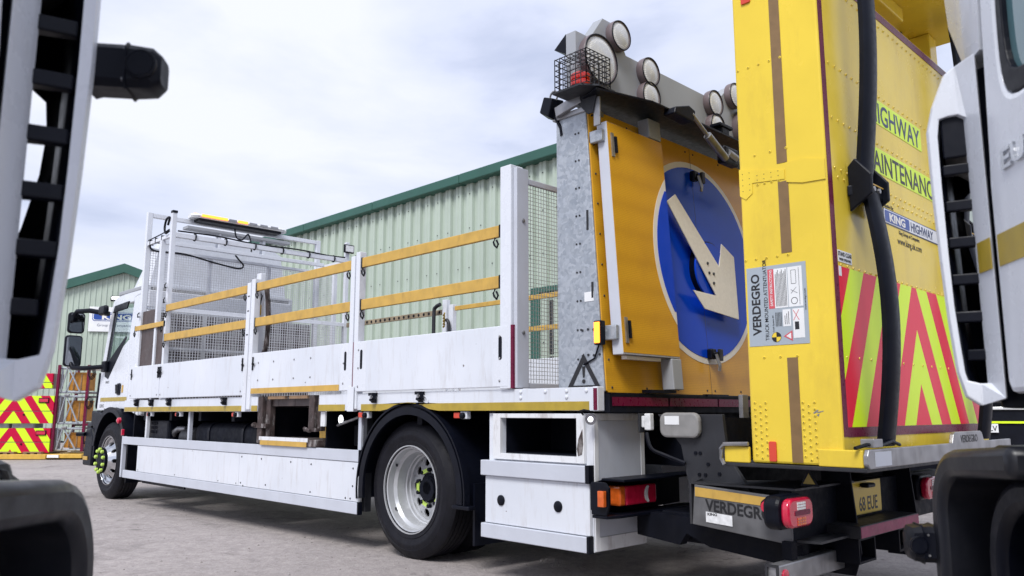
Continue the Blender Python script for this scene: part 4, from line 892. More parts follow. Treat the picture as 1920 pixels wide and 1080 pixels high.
obj('vent_slot', MB().box(bx(2.35)-0.06, bx(2.35)-0.045, 0.086, 0.0885, 2.24, 2.37).box(bx(1.85)-0.06, bx(1.85)-0.045, 0.086, 0.0885, 1.80, 1.90), ink, col_)
obj('clamp_band', B(-3.49, -3.19, 0.075, 0.255, 3.03, 3.065), steel, col_, bev=0.004)
obj('clamp_bracket', MB().bar((-3.44, 0.06, 3.075), (-3.22, 0.06, 3.12), 0.03, 0.07), steel, col_, bev=0.004)
obj('eye_ring', MB().tube([(-3.46+0.035*math.cos(a*0.6), 0.06, 3.20+0.035*math.sin(a*0.6)) for a in range(12)], 0.007, 6), steel, col_)
wl = obj('spot_lamp', MB().loft([[(-3.56, 0.02, 3.10), (-3.48, 0.02, 3.05), (-3.44, 0.02, 3.17), (-3.52, 0.02, 3.20)], [(-3.58, 0.13, 3.09), (-3.47, 0.13, 3.03), (-3.43, 0.13, 3.18), (-3.53, 0.13, 3.22)]]), black, T, bev=0.008)
obj('stalk', MB().tube([(-3.47, 0.08, 3.06), (-3.43, 0.09, 2.98), (-3.42, 0.09, 2.92)], 0.012, 6), black, wl)
# main panel in two leaves
PB, PT = 1.212, 3.06
for (a, b_) in ((0.10, 1.2735), (1.2765, 2.45)):
    pn = obj('sign_panel', bprism([(a, PB+0.01), (a+0.01, PB), (b_, PB), (b_, PT), (a, PT)], -0.01, 0.0), orange, T)
    for z in ([PB+0.03, PT-0.04]):
        for k in range(4): obj('panel_screw', MB().lathe([(0.008, 0), (0.006, 0.004)], (bx(z)+0.0005, a+0.05+k*(b_-a-0.1)/3, z), 'x', 8), dgrey, pn)
    for k in range(9):
        z = PB+0.2+k*0.2; yy = a+0.035 if a < 1 else b_-0.035; obj('panel_screw', MB().lathe([(0.008, 0), (0.006, 0.004)], (bx(z)+0.0005, yy, z), 'x', 8), dgrey, pn)
DC = (1.295, 2.185)
def half(r, y0, y1, n=64, c=DC):
    return [(min(max(c[0]+r*math.cos(2*math.pi*k/n), y0), y1), c[1]+r*math.sin(2*math.pi*k/n)) for k in range(n)]
ab = obj('disc_ring', bprism(half(0.755, 0.3, 2.4), 0.0005, 0.0025), ring, T)
obj('disc_field', bprism(half(0.712, 0.3, 2.4), 0.003, 0.005), blue, ab)
obj('leaf_seam', bprism([(1.2735, PB), (1.2765, PB), (1.2765, PT), (1.2735, PT)], 0.0052, 0.0056), ink, ab)
# side wing folded in front
W0, W1, WZ0, WZ1, WN = 0.135, 0.745, 1.44, 2.945, 0.115
wg = obj('board_wing', bprism([(W0, WZ0), (W1, WZ0), (W1, WZ1), (W0, WZ1)], 0.035, WN), alu, T, bev=0.004)
obj('wing_face', bprism([(W0+0.004, WZ0+0.012), (W1-0.002, WZ0+0.012), (W1-0.002, WZ1-0.004), (W0+0.004, WZ1-0.004)], WN+0.0005, WN+0.0025), orange, wg)
def wclip(r):
    c = (1.30, 2.17); pts = []
    for k in range(41):
        a = R(120 + 120*k/40); y, z = c[0]+r*math.cos(a), c[1]+r*math.sin(a)
        if y <= W1-0.004: pts.append((y, z))
    return pts + [(W1-0.004, pts[-1][1]), (W1-0.004, pts[0][1])]
obj('wing_ring', bprism(wclip(0.755), WN+0.003, WN+0.0045), ring, wg)
obj('wing_field', bprism(wclip(0.712), WN+0.005, WN+0.0065), blue, wg)
for z in (2.80, 1.60):
    obj('hinge_strip', bprism([(W0+0.03, z-0.09), (W0+0.055, z-0.09), (W0+0.055, z+0.07), (W0+0.03, z+0.07)], WN+0.003, WN+0.012), steel, wg)
    obj('hinge_knuckle', bprism([(W0+0.06, z-0.06), (W0+0.078, z-0.06), (W0+0.078, z+0.05), (W0+0.06, z+0.05)], WN+0.003, WN+0.02), black, wg)
obj('under_tube', MB().bar((bx(1.42)+0.07, 0.2, 1.425), (bx(1.42)+0.07, 0.56, 1.425), 0.04, 0.022), ring, wg)
obj('prop_leg', MB().loft([[(bx(z)+0.03, 0.64, z), (bx(z)+0.12, 0.64, z), (bx(z)+0.12, 0.75, z), (bx(z)+0.03, 0.75, z)] for z in (1.235, 1.436)]), greyp, wg, bev=0.006)
obj('prop_foot', MB().box(bx(1.22)+0.01, bx(1.22)+0.08, 0.44, 0.72, 1.213, 1.233), black, wg)
obj('prop_leg', MB().loft([[(bx(z)+0.03, 0.60, z), (bx(z)+0.12, 0.60, z), (bx(z)+0.12, 0.74, z), (bx(z)+0.03, 0.74, z)] for z in (2.95, 3.09)]), greyp, wg, bev=0.006)
obj('wing_bracket', MB().box(bx(2.86)-0.01, bx(2.86)+0.10, 0.10, 0.132, 2.81, 2.89), galv, wg, bev=0.006)
obj('wing_bracket', MB().box(bx(1.57)-0.0, bx(1.57)+0.10, 0.10, 0.132, 1.53, 1.62), galv, wg, bev=0.006)
al = obj('amber_flasher', B(bx(1.57)-0.04, bx(1.57)+0.02, 0.055, 0.098, 1.50, 1.65), black, T, bev=0.006)
obj('lit_lens', MB().box(bx(1.57)-0.032, bx(1.57)+0.012, 0.046, 0.0545, 1.51, 1.64), amberon, al, bev=0.006)
obj('lead', MB().tube([(bx(1.5)-0.02, 0.075, 1.50), (bx(1.5)-0.06, 0.08, 1.42), (bx(1.5)-0.15, 0.082, 1.385)], 0.006, 6), black, al)
# arrow (raised sheet) with pivot disc
pv = obj('pivot_disc', MB().lathe([(0.20, 0.006), (0.205, 0.05), (0.20, 0.06)], (bx(2.12), 1.33, 2.12), 'x', 36), blue, T, smooth=40)
obj('rim', MB().lathe([(0.209, 0.01), (0.212, 0.05), (0.206, 0.05), (0.205, 0.01)], (bx(2.12), 1.33, 2.12), 'x', 36, close=True), black, pv)
# the arrow points down to the right
ac = Vector((1.33, 2.10)); ad_ = Vector((0.62, -0.785)).normalized(); pp = Vector((-ad_.y, ad_.x)) * -1
def ap(l, s_): q = ac + ad_*l + pp*s_; return (q.x, q.y)
arr = [(0.82, 2.545), (0.93, 2.617), (1.43, 2.156), (1.498, 2.34), (1.66, 2.26), (1.64, 1.777), (1.18, 1.818), (1.05, 1.94), (1.35, 1.93)]
aw = obj('direction_arrow', bprism(arr, 0.064, 0.072), beige, T, bev=0.002)
for y, z in ((1.27, 2.16), (1.34, 2.09), (1.28, 2.09), (1.33, 2.02)): obj('arrow_bolt', MB().lathe([(0.012, 0), (0.010, 0.006)], (bx(z)+0.0725, y, z), 'x', 10), dgrey, aw)
def latch(y, z):
    o = obj('panel_latch', MB().box(bx(z)+0.006, bx(z)+0.05, y-0.05, y+0.015, z-0.035, z+0.04).box(bx(z)+0.03, bx(z)+0.06, y-0.02, y+0.04, z-0.02, z+0.02), black, T, bev=0.01)
    obj('lever', MB().tube([(bx(z)+0.06, y-0.01, z), (bx(z)+0.08, y, z-0.08), (bx(z)+0.075, y, z-0.12)], 0.012, 6), steel, o)
    obj('plate', B(bx(z)+0.045, bx(z)+0.07, y+0.03, y+0.07, z-0.045, z+0.04), dgrey, o, bev=0.004)
latch(1.29, 2.83); latch(1.30, 1.50)
obj('panel_catch', MB().box(bx(1.21), bx(1.21)+0.04, 1.16, 1.44, 1.197, 1.216), black, T)
# ledge and lamp bar on top
obj('bottom_sill', B(-3.11, -3.05, 0.10, 2.45, 1.198, 1.2105), black, T)
LX = -3.255
obj('board_ledge', MB().loft([[(LX-0.02, 0.08, z), (-3.03, -0.02, z), (-2.91, 0.42, z), (-2.90, 2.47, z), (LX-0.02, 2.47, z)] for z in (3.10, 3.112)]), black, T)
lp_ = [(0.05, 3.11), (2.49, 3.11), (2.49, 3.60), (2.36, 3.60), (2.22, 3.79), (2.02, 3.79), (1.80, 3.60), (0.60, 3.60), (0.48, 3.79), (0.34, 3.79), (0.20, 3.60), (0.05, 3.60)]
lp_ = [(y, z) for y, z in lp_]
bar = obj('lamp_bar', MB().loft([[(LX+n, y, z) for y, z in lp_] for n in (-0.085, 0.0)]), greyp, T, bev=0.004)
obj('visor', MB().add([(LX-0.085, 0.05, 3.60), (LX-0.19, 0.05, 3.52), (LX-0.085, 0.05, 3.46), (LX-0.085, 2.49, 3.60), (LX-0.19, 2.49, 3.52), (LX-0.085, 2.49, 3.46)], [(0,1,2), (3,5,4), (0,3,4,1), (1,4,5,2)]), black, bar)
def lamp(y, z, r):
    o = obj('arrow_lamp', MB().lathe([(r*0.97, 0.0), (r, 0.012), (r, 0.05), (r*0.96, 0.058), (r*0.90, 0.052), (r*0.90, 0.0)], (LX+0.0005, y, z), 'x', 36, close=True), M_lampr, T, smooth=40)
    obj('lens', MB().lathe([(r*0.895, 0.02), (r*0.895, 0.05), (r*0.6, 0.062), (r*0.05, 0.066)], (LX+0.0005, y, z), 'x', 36), led, o, smooth=40)
    obj('gasket', MB().lathe([(r*0.99, 0.056), (r*0.97, 0.0615), (r*0.925, 0.061), (r*0.915, 0.056)], (LX+0.0005, y, z), 'x', 36, close=True), black, o)
M_lampr = M('lamp_housing', (0.15, 0.115, 0.12), 0.35, var=0.15)
lamp(0.25, 3.44, 0.178)
for y, z in ((0.475, 3.69), (0.82, 3.53), (0.82, 3.345), (1.70, 3.54), (1.72, 3.35), (2.03, 3.70)): lamp(y, z, 0.108)
lamp(2.20, 3.44, 0.178)
# caged beacon at the near end
bc = obj('beacon_shelf', MB().loft([[(-3.33, -0.10, z), (-3.10, -0.10, z), (-3.02, 0.0, z), (-3.02, 0.16, z), (-3.33, 0.16, z)] for z in (3.125, 3.137)]), dgrey, T)
obj('gusset', MB().prism([(-3.28, 3.124), (-3.08, 3.124), (-3.12, 2.99), (-3.16, 2.99)], 'y', 0.05, 0.06), dgrey, bc)
obj('back_plate', B(-3.12, -3.07, 0.06, 0.075, 2.90, 3.09), steel, bc, bev=0.003)
be = obj('red_beacon', MB().lathe([(0.07, 0), (0.075, 0.015), (0.075, 0.03)], (-3.19, 0.02, 3.138), 'z', 20), black, T, smooth=40)
for k in range(2): obj('lens', MB().lathe([(0.064, 0.0), (0.068, 0.006), (0.068, 0.034), (0.062, 0.04)], (-3.19, 0.02, 3.170+k*0.043), 'z', 20), redbeacon, be, smooth=40)
obj('cap', MB().lathe([(0.055, 0), (0.04, 0.012)], (-3.19, 0.02, 3.256), 'z', 20), redbeacon, be, smooth=40)
cgm = MB(); X0, X1, Y0, Y1, Z0, Z1 = -3.315, -3.05, -0.09, 0.15, 3.138, 3.36; wr_ = 0.0045; n = 6
for i in range(n+1):
    x = X0+(X1-X0)*i/n; y = Y0+(Y1-Y0)*i/n; z = Z0+(Z1-Z0)*i/n
    for yy in (Y0, Y1): cgm.box(x-wr_/2, x+wr_/2, yy-wr_/2, yy+wr_/2, Z0, Z1); cgm.box(X0, X1, yy-wr_/2+0.003, yy+wr_/2+0.003, z-wr_/2, z+wr_/2)
    for xx in (X0, X1): cgm.box(xx-wr_/2, xx+wr_/2, y-wr_/2, y+wr_/2, Z0, Z1); cgm.box(xx-wr_/2+0.003, xx+wr_/2+0.003, Y0, Y1, z-wr_/2, z+wr_/2)
    cgm.box(x-wr_/2, x+wr_/2, Y0, Y1, Z1, Z1+wr_); cgm.box(X0, X1, y-wr_/2, y+wr_/2, Z1-wr_, Z1)
obj('beacon_cage', cgm, dgrey, T)
# work lamps and gas strut along the ledge
sp_ = obj('strut_mount', MB().loft([[(-2.95+0.10*k, y-0.14, z) for y, z in ((0.72, 3.06), (0.95, 3.05), (0.98, 3.14), (0.90, 3.16), (0.74, 3.11))] for k in (0, 1)]), black, T, bev=0.01)
gs_ = obj('gas_strut', MB().tube([(-2.86, 0.80, 3.11), (-2.86, 1.0, 3.0)], 0.014, 8), steel, T, smooth=40)
obj('cylinder', MB().tube([(-2.86, 0.99, 3.005), (-2.86, 1.22, 2.89)], 0.03, 10), steel, gs_, smooth=40)
obj('cylinder', MB().tube([(-2.86, 1.25, 2.94), (-2.86, 1.36, 2.92)], 0.032, 10), steel, gs_, smooth=40)
obj('cylinder', MB().tube([(-2.86, 1.38, 2.92), (-2.86, 2.1, 2.86)], 0.022, 10), steel, gs_, smooth=40)
obj('strut_lug', MB().box(-2.92, -2.85, 1.20, 1.40, 2.86, 2.99), black, gs_, bev=0.015)
obj('work_lamp', MB().box(-2.99, -2.90, 1.24, 1.42, 3.16, 3.185).box(-2.98, -2.91, 1.28, 1.38, 3.113, 3.16), black, T, bev=0.006)
# ------------------------------------------------------------------ crash attenuator, folded upright behind
AX0, AX1, AY0, AY1, AZ0, AZ1 = -2.135, -1.655, 0.10, 2.43, 0.835, 3.47
att = obj('crash_attenuator', B(AX0, AX1, AY0, AY1, AZ0, AZ1), yatt, T, bev=0.012)
obj('upper_cartridge', B(-2.45, -1.45, 0.45, 2.5, 3.80, 4.3), yatt, att, bev=0.02)
obj('upper_frame', MB().box(-2.1, -1.75, 0.9, 1.7, 3.70, 3.798), yatt, att, bev=0.01)
obj('upper_link', B(-1.95, -1.75, 2.2, 2.35, 3.47, 3.798), yatt, att, bev=0.01)
obj('hose', MB().tube([(-1.9, 2.05, 3.82), (-1.88, 2.05, 3.72), (-1.9, 1.98, 3.62)], 0.014, 6), black, att)
XS = AX1
obj('edge_tape', B(XS+0.0005, XS+0.0025, AY0+0.012, AY0+0.062, 0.975, 3.46), maroon, att)
obj('edge_tape', B(XS+0.0005, XS+0.0025, AY0+0.063, AY1-0.01, 0.972, 1.018), maroon, att)
obj('edge_tape', B(XS+0.0005, XS+0.0025, AY0+0.063, AY1-0.01, 3.405, 3.455), maroon, att)
obj('edge_tape', B(XS+0.0005, XS+0.0025, AY1-0.06, AY1-0.012, 1.019, 3.404), maroon, att)
chv = chevron('crash_panel_chevrons', 1, 2, 1.20, 1.03, 0.55, 0.345, 0.05, (0.80, 0.022, 0.055), (0.72, 0.95, 0.02), 0.25)
obj('chevron_sheet', B(XS+0.0005, XS+0.0025, AY0+0.064, AY1-0.062, 1.0195, 1.815), chv, att)
def rpan(nm, y0, y1, z0, z1, mat, n0=0.0005, n1=0.0022): return obj(nm, B(XS+n0, XS+n1, y0, y1, z0, z1), mat, att)
rpan('text_panel', 0.70, 1.535, 2.725, 2.875, fluo); rpan('text_panel', 0.52, 1.84, 2.425, 2.575, fluo)
text('lettering', 'HIGHWAY', 0.125, inkn, att, (XS+0.003, 1.105, 2.737), YP, ZP, bold=0.012, sx=0.98)
text('lettering', 'MAINTENANCE', 0.125, ink, att, (XS+0.003, 1.18, 2.437), YP, ZP, bold=0.012, sx=0.98)
text('lettering', 'Supplied By:', 0.022, ink, att, (XS+0.001, 0.83, 2.242), YP, ZP, align='LEFT', sx=1.0)
lg = rpan('logo_border', 0.815, 1.70, 2.145, 2.235, inkn)
obj('logo_field', B(XS+0.0026, XS+0.0034, 0.821, 1.694, 2.151, 2.229), signw, att)
obj('logo_panel', MB().prism(rrect(0.830, 1.205, 2.157, 2.223, 0.012), 'x', XS+0.0038, XS+0.0046), kblue, att)
text('lettering', 'KING', 0.048, beige, att, (XS+0.005, 1.015, 2.166), YP, ZP, bold=0.05, sx=1.55)
text('lettering', 'HIGHWAY', 0.056, inkn, att, (XS+0.004, 1.225, 2.162), YP, ZP, bold=0.025, sx=1.05, align='LEFT')
text('lettering', 'King Group of Companies', 0.024, ink, att, (XS+0.001, 1.20, 2.112), YP, ZP, sx=0.95)
text('lettering', 'www.king.uk.com', 0.042, ink, att, (XS+0.001, 1.20, 2.052), YP, ZP, sx=0.95)
rpan('notice', AY0+0.07, AY0+0.235, 1.838, 1.898, signw); rpan('notice', AY0+0.066, AY0+0.098, 1.765, 1.815, signw, 0.0028, 0.0036)
text('lettering', 'STAND CLEAR', 0.022, ink, att, (XS+0.003, AY0+0.152, 1.870), YP, ZP, bold=0.01, sx=0.82)
text('lettering', 'WHEN OPERATING', 0.014, ink, att, (XS+0.003, AY0+0.152, 1.846), YP, ZP, sx=0.84)
# near side details
YS = AY0
def npan(nm, x0, x1, z0, z1, mat, n0=0.0005, n1=0.0022): return obj(nm, B(x0, x1, YS-n1, YS-n0, z0, z1), mat, att)
for z0, z1 in ((2.385, 3.46), (1.905, 2.285), (0.845, 1.365)): npan('reflective_strip', -1.915, -1.858, z0, z1, brownt)
obj('splice_plate', MB().prism([(AX0, 2.25), (-2.10, 2.225), (-2.06, 2.255), (-2.06, 2.31), (-1.875, 2.295), (-1.875, 2.345), (AX0, 2.40)], 'y', YS-0.004, YS-0.0005), yatt, att)
obj('splice_plate', MB().prism([(-1.865, 2.275), (-1.78, 2.255), (-1.66, 2.25), (-1.66, 2.355), (-1.78, 2.385), (-1.865, 2.38)], 'y', YS-0.006, YS-0.0005), yatt, att)
obj('marker_reflector', MB().prism(rrect(-2.035, -1.995, 0.845, 0.945, 0.008), 'y', YS-0.010, YS-0.0005), redd, att, bev=0.002)
obj('top_marker', MB().prism(rrect(-2.075, -2.02, 3.34, 3.42, 0.008), 'y', YS-0.010, YS-0.0005), redd, att, bev=0.002)
rv = MB(); rp_ = MB()
def rivn(x, z, r=0.009): rv.lathe([(r*0.9, 0.0), (r*0.8, -0.002), (r*0.4, -0.0035)], (x, YS-0.0004, z), 'y', 8); rp_.lathe([(r*0.30, 0.0), (r*0.25, -0.001)], (x, YS-0.004, z), 'y', 6)
for k in range(5):
    rivn(-2.115+0.062*k, 2.965); rivn(-2.12+0.06*k, 1.893)
for x in (-2.04, -1.95, -1.86): rivn(x, 1.372); rivn(x, 2.46)
for i in range(9):
    z = 1.14-0.033*i
    for x in (-2.105+0.008*i, -2.045+0.008*i): rivn(x-0.008*i, z)
    rivn(-2.075, z-0.016)
    for x in (-1.845, -1.785): rivn(x, z)
    rivn(-1.815, z-0.016)
for i in range(4):
    for j, x in enumerate((-2.115, -2.075)): rivn(x, 2.37-0.032*i)
    for x in (-2.03, -1.99, -1.95, -1.91): 
        if i < 3: rivn(x, 2.345-0.025*i)
for x in (-1.85, -1.81):
    for i in range(4): rivn(x, 2.365-0.025*i)
for x in (-1.75, -1.695): rivn(x, 2.355); rivn(x, 2.285)
obj('rivets', rv, yatt, att, smooth=40, kind='stuff'); obj('rivet_pins', rp_, dgrey, att, kind='stuff')
rv = MB(); rp_ = MB()
def rivr(y, z, r=0.008): rv.lathe([(r*0.9, 0.0), (r*0.8, 0.002), (r*0.4, 0.0035)], (XS+0.0026, y, z), 'x', 8); rp_.lathe([(r*0.30, 0.0), (r*0.25, 0.001)], (XS+0.0062, y, z), 'x', 6)
for k in range(30):
    y = AY0+0.1+k*0.075
    for z in (3.36, 2.90, 2.60, 2.33, 2.285, 1.823): rivr(y+(0.03 if z == 2.285 else 0), z)
    if k % 2 == 0: rivr(y, 1.36)
obj('rivets', rv, yatt, att, smooth=40, kind='stuff'); obj('rivet_pins', rp_, dgrey, att, kind='stuff')
obj('scuff', MB().prism([(-1.795, 1.088), (-1.772, 1.104), (-1.766, 1.100), (-1.788, 1.084)], 'y', YS-0.0012, YS-0.0004).prism([(-1.776, 1.092), (-1.742, 1.099), (-1.742, 1.095), (-1.775, 1.087)], 'y', YS-0.0012, YS-0.0004).prism([(-1.778, 1.078), (-1.762, 1.086), (-1.768, 1.070)], 'y', YS-0.0012, YS-0.0004), steel, att)
# safety label, reads upwards
LXa, LXb, LZa, LZb = -2.118, -1.79, 1.432, 1.848
npan('safety_label', LXa, LXb, LZa, LZb, labelg)
def lt(s, h, x, z, mat=ink, align='LEFT', bold=0.0, sx=1.0, n=0.0026): return text('lettering', s, h, mat, att, (x, YS-n, z), ZP, -XP, align=align, bold=bold, sx=sx)
lt('VERDEGRO', 0.048, -2.048, 1.490, bold=0.035, sx=0.96)
lt('TRUCK MOUNTED ATTENTUATOR', 0.021, -2.005, 1.458, bold=0.008, sx=0.93)
def lp2(nm, x0, x1, z0, z1, mat, n0=0.0026, n1=0.0032): return npan(nm, x0, x1, z0, z1, mat, n0, n1)
lp2('label_heading', -1.998, -1.965, 1.622, 1.828, pinkr); lt('SAFETY INSTRUCTIONS', 0.014, -1.975, 1.634, signw, bold=0.01, sx=0.93, n=0.0036)
lp2('label_text_panel', -1.964, -1.892, 1.622, 1.828, signw); lp2('label_diagram_panel', -1.888, -1.812, 1.622, 1.828, signw)
lp2('label_small_panel', -1.925, -1.882, 1.525, 1.612, signw); lp2('label_small_panel', -1.872, -1.812, 1.462, 1.612, signw)
ln = MB()
for k in range(9): ln.box(-1.957+k*0.007, -1.954+k*0.007, YS-0.0037, YS-0.0033, 1.63, 1.80+0.02*((k*7) % 3)/2)
for k in range(3): ln.box(-1.915+k*0.010, -1.912+k*0.010, YS-0.0037, YS-0.0033, 1.535, 1.58+0.01*k)
for k in range(5): ln.box(-1.965+k*0.0075, -1.962+k*0.0075, YS-0.0037, YS-0.0033, 1.528, 1.60)
ln.box(-1.83, -1.828, YS-0.0037, YS-0.0033, 1.63, 1.82)
ln.hole_plate(circ(-1.858, 1.652, 0.018, 16), circ(-1.858, 1.652, 0.015, 16), 'y', YS-0.0037, YS-0.0033)
for (a, b_) in (((-1.875, 1.69), (-1.845, 1.72)), ((-1.875, 1.71), (-1.84, 1.69)), ((-1.87, 1.74), (-1.845, 1.74)), ((-1.87, 1.74), (-1.87, 1.81)), ((-1.845, 1.74), (-1.845, 1.81)), ((-1.87, 1.81), (-1.845, 1.81))):
    ln.bar((a[0], YS-0.0035, a[1]), (b_[0], YS-0.0035, b_[1]), 0.002, 0.0004, up=(0,1,0))
ln.box(-1.862, -1.84, YS-0.0037, YS-0.0033, 1.505, 1.545)
obj('label_print', ln, dgrey, att)
lt('Verdegro Crash Systems BV', 0.009, -1.975, 1.452, sx=0.95); lt('www.verdegro.com', 0.010, -1.797, 1.60, sx=1.0)
obj('label_triangle', MB().prism([(-1.925, 1.475), (-1.878, 1.502), (-1.878, 1.448)], 'y', YS-0.0033, YS-0.0026), pinkr, att)
obj('label_triangle_field', MB().prism([(-1.912, 1.475), (-1.885, 1.491), (-1.885, 1.459)], 'y', YS-0.0038, YS-0.0034), signw, att)
obj('label_disc', MB().prism(circ(-1.965, 1.473, 0.026, 28), 'y', YS-0.0033, YS-0.0026), ink, att)
for a0 in (90, 270): obj('label_disc_quarter', MB().prism([(-1.965, 1.473)] + circ(-1.965, 1.473, 0.024, 8, a0, a0+90), 'y', YS-0.0038, YS-0.0034), yatt, att)
for a, b_ in (((-1.868, 1.552), (-1.838, 1.605)), ((-1.868, 1.605), (-1.838, 1.552))): obj('label_cross', MB().bar((a[0], YS-0.0036, a[1]), (b_[0], YS-0.0036, b_[1]), 0.003, 0.0004, up=(0,1,0)), pinkr, att)
# steel tray under the attenuator
obj('tray', B(-2.285, -1.545, AY0-0.015, AY1+0.015, 0.812, 0.832), dgrey, att, bev=0.004)
obj('tray_side', B(-2.285, -2.14, AY0-0.018, AY0, 0.833, 0.915), yatt, att, bev=0.005)
obj('tray_side', B(-1.775, -1.56, AY0-0.018, AY0, 0.833, 0.915), yatt, att, bev=0.005)
obj('tray_nose', MB().tube([(-2.28, AY0-0.03, 0.82), (-2.298, AY0-0.03, 0.85), (-2.298, AY0-0.03, 0.90), (-2.28, AY0-0.03, 0.925), (-2.14, AY0-0.025, 0.93)], 0.011, 6), steel, att, smooth=50)
tbar = obj('tail_bar', MB().prism(rrect(AY0-0.02, 1.25, 0.828, 0.915, 0.02)[0:10] + [(1.25, 0.915), (1.29, 0.965), (1.33, 0.975), (1.80, 0.975), (1.84, 0.965), (1.87, 0.915), (2.45, 0.915), (2.45, 0.828)] if False else
    [(AY0-0.02, 0.85), (AY0+0.0, 0.828), (2.45, 0.828), (2.45, 0.918), (1.87, 0.918), (1.84, 0.968), (1.81, 0.98), (1.35, 0.98), (1.31, 0.968), (1.28, 0.918), (AY0+0.0, 0.918), (AY0-0.02, 0.89)], 'x', -1.558, -1.535), steel, att, bev=0.004)
text('lettering', 'VERDEGRO', 0.045, ink, tbar, (-1.534, 1.58, 0.918), YP, ZP, bold=0.008, sx=1.0)
obj('bar_patch', B(-1.5345, -1.533, 0.16, 0.36, 0.838, 0.905), alu, tbar)
obj('cover_clip', MB().box(-1.60, -1.535, 0.16, 0.27, 0.925, 0.965), steel, att, bev=0.004)
obj('bar_lead', MB().tube([(-1.58, 0.05, 0.925), (-1.56, 0.14, 0.94), (-1.55, 0.3, 0.935), (-1.55, 0.42, 0.95), (-1.55, 0.52, 0.93)], 0.009, 6), black, att)
# bowed black struts across the back
def strut(y, mirror=1):
    w2 = 0.075
    def seg(zs, bows):
        rings = []
        for z, b_ in zip(zs, bows):
            xo = XS+b_; q = []
            for (yy, xx) in ((-1, -0.02), (-1, 0.45), (-0.8, 0.8), (-0.3, 1), (0.3, 1), (0.8, 0.8), (1, 0.45), (1, -0.02)):
                q.append((xo + xx*0.05, y+yy*w2, z))
            rings.append(q)
        return MB().loft(rings)
    zs = [0.925+1.30*k/14 for k in range(15)]; o = obj('bowed_strut', seg(zs, [0.045+0.07*math.sin(math.pi*min(1, k/14*0.95)) for k in range(15)]), black, att, smooth=40)
    zs = [2.30+1.4*k/14 for k in range(15)]; obj('upper_strut', seg(zs, [0.03+0.075*math.sin(math.pi*(k/14)*0.72) for k in range(15)]), black, o, smooth=40)
    obj('bracket', MB().loft([[(XS+0.004, y-0.13, z0) , (XS+0.10, y-0.10, z0), (XS+0.10, y+0.10, z0), (XS+0.004, y+0.13, z0)] for z0 in (2.20, 2.26)]), black, o, bev=0.008)
    for sgn in (-1, 1):
        obj('bracket_cheek', MB().prism([(XS+0.01, 2.12), (XS+0.13, 2.20), (XS+0.13, 2.30), (XS+0.05, 2.40), (XS+0.01, 2.36)], 'y', y+sgn*0.11-0.012, y+sgn*0.11+0.012), black, o, bev=0.006)
    for dy in (-0.035, 0.035): obj('bolt', MB().lathe([(0.014, 0), (0.014, 0.012)], (XS+0.1005, y+dy, 2.24), 'x', 6), steel, o)
    obj('bracket_edge', B(XS+0.101, XS+0.106, y-0.12, y+0.12, 2.262, 2.268), yrail, o)
strut(0.455); strut(2.07)
# ---- mounting frame below
mt = obj('mounting_arm', MB().prism([(-2.86, 1.08), (-2.42, 1.08), (-2.40, 0.86), (-2.26, 0.66), (-2.62, 0.48), (-2.70, 0.90)], 'y', 0.30, 0.33), dgrey, T, bev=0.004)
obj('arm_far', MB().prism([(-2.86, 1.08), (-2.42, 1.08), (-2.40, 0.86), (-2.26, 0.66), (-2.62, 0.48), (-2.70, 0.90)], 'y', 2.22, 2.25), dgrey, mt)
obj('arm_web', MB().box(-2.84, -2.44, 0.331, 2.219, 0.99, 1.02).box(-2.62, -2.58, 0.331, 2.219, 0.45, 1.0).box(-2.44, -2.42, 0.331, 2.219, 0.80, 1.06), dark, mt)
obj('lower_beam', B(-3.0, -2.05, 0.45, 2.1, 0.33, 0.50), dark, mt, bev=0.01)
obj('underrun_plate', MB().prism([(-3.05, 0.36), (-2.75, 0.33), (-2.70, 0.40), (-2.55, 0.34), (-2.0, 0.29), (-2.0, 0.48), (-3.05, 0.50)], 'y', 0.33, 0.40), dark, mt)
obj('arm_cover', MB().prism(rrect(-2.82, -2.55, 0.945, 1.09, 0.045), 'y', 0.26, 0.299), M('grey_cover_plastic', (0.24, 0.235, 0.23), 0.5, var=0.15, vs=12, dirt=0.5), mt, bev=0.012)
obj('rating_label', B(-2.78, -2.68, 0.2575, 0.2595, 1.02, 1.07), signw, mt)
obj('hinge_lamp', MB().box(-2.93, -2.885, 0.26, 0.30, 0.985, 1.085).box(-2.955, -2.931, 0.265, 0.295, 1.0, 1.07), lensw, mt, bev=0.006)
obj('hinge_lamp_body', B(-2.97, -2.956, 0.25, 0.305, 0.97, 1.085), dgrey, mt, bev=0.004)
obj('hydraulic_hose', MB().tube(cat([(-2.9, 0.24, 0.97), (-2.86, 0.23, 0.88), (-2.78, 0.26, 0.84), (-2.66, 0.28, 0.80)]), 0.012, 6), black, mt)
for x, z in ((-2.6, 0.86), (-2.57, 0.86), (-2.52, 0.80), (-2.58, 0.74), (-2.54, 0.74), (-2.55, 0.66), (-2.5, 0.66), (-2.45, 0.75)): obj('arm_bolt', MB().lathe([(0.011, 0), (0.011, -0.006)], (x, 0.2995, z), 'y', 6), dark, mt)
obj('upright_bracket', B(-2.60, -2.57, 0.8, 0.87, 1.03, 1.20), steel, mt, bev=0.003)
vp = obj('side_plate', MB().prism([(-2.56, 0.48), (-2.50, 0.475), (-1.98, 0.43), (-1.98, 0.66), (-2.54, 0.695)], 'y', 0.18, 0.20), M('grey_plate_steel', (0.13, 0.13, 0.135), 0.5, 0.2, var=0.25, vs=8, dirt=0.5, dcol=(0.06, 0.055, 0.05), ds=9), mt, bev=0.003)
obj('side_plate_top', MB().prism([(-2.56, 0.18), (-1.95, 0.18), (-1.95, 0.9), (-2.5, 0.4)], 'z', 0.697, 0.708), dgrey, mt)
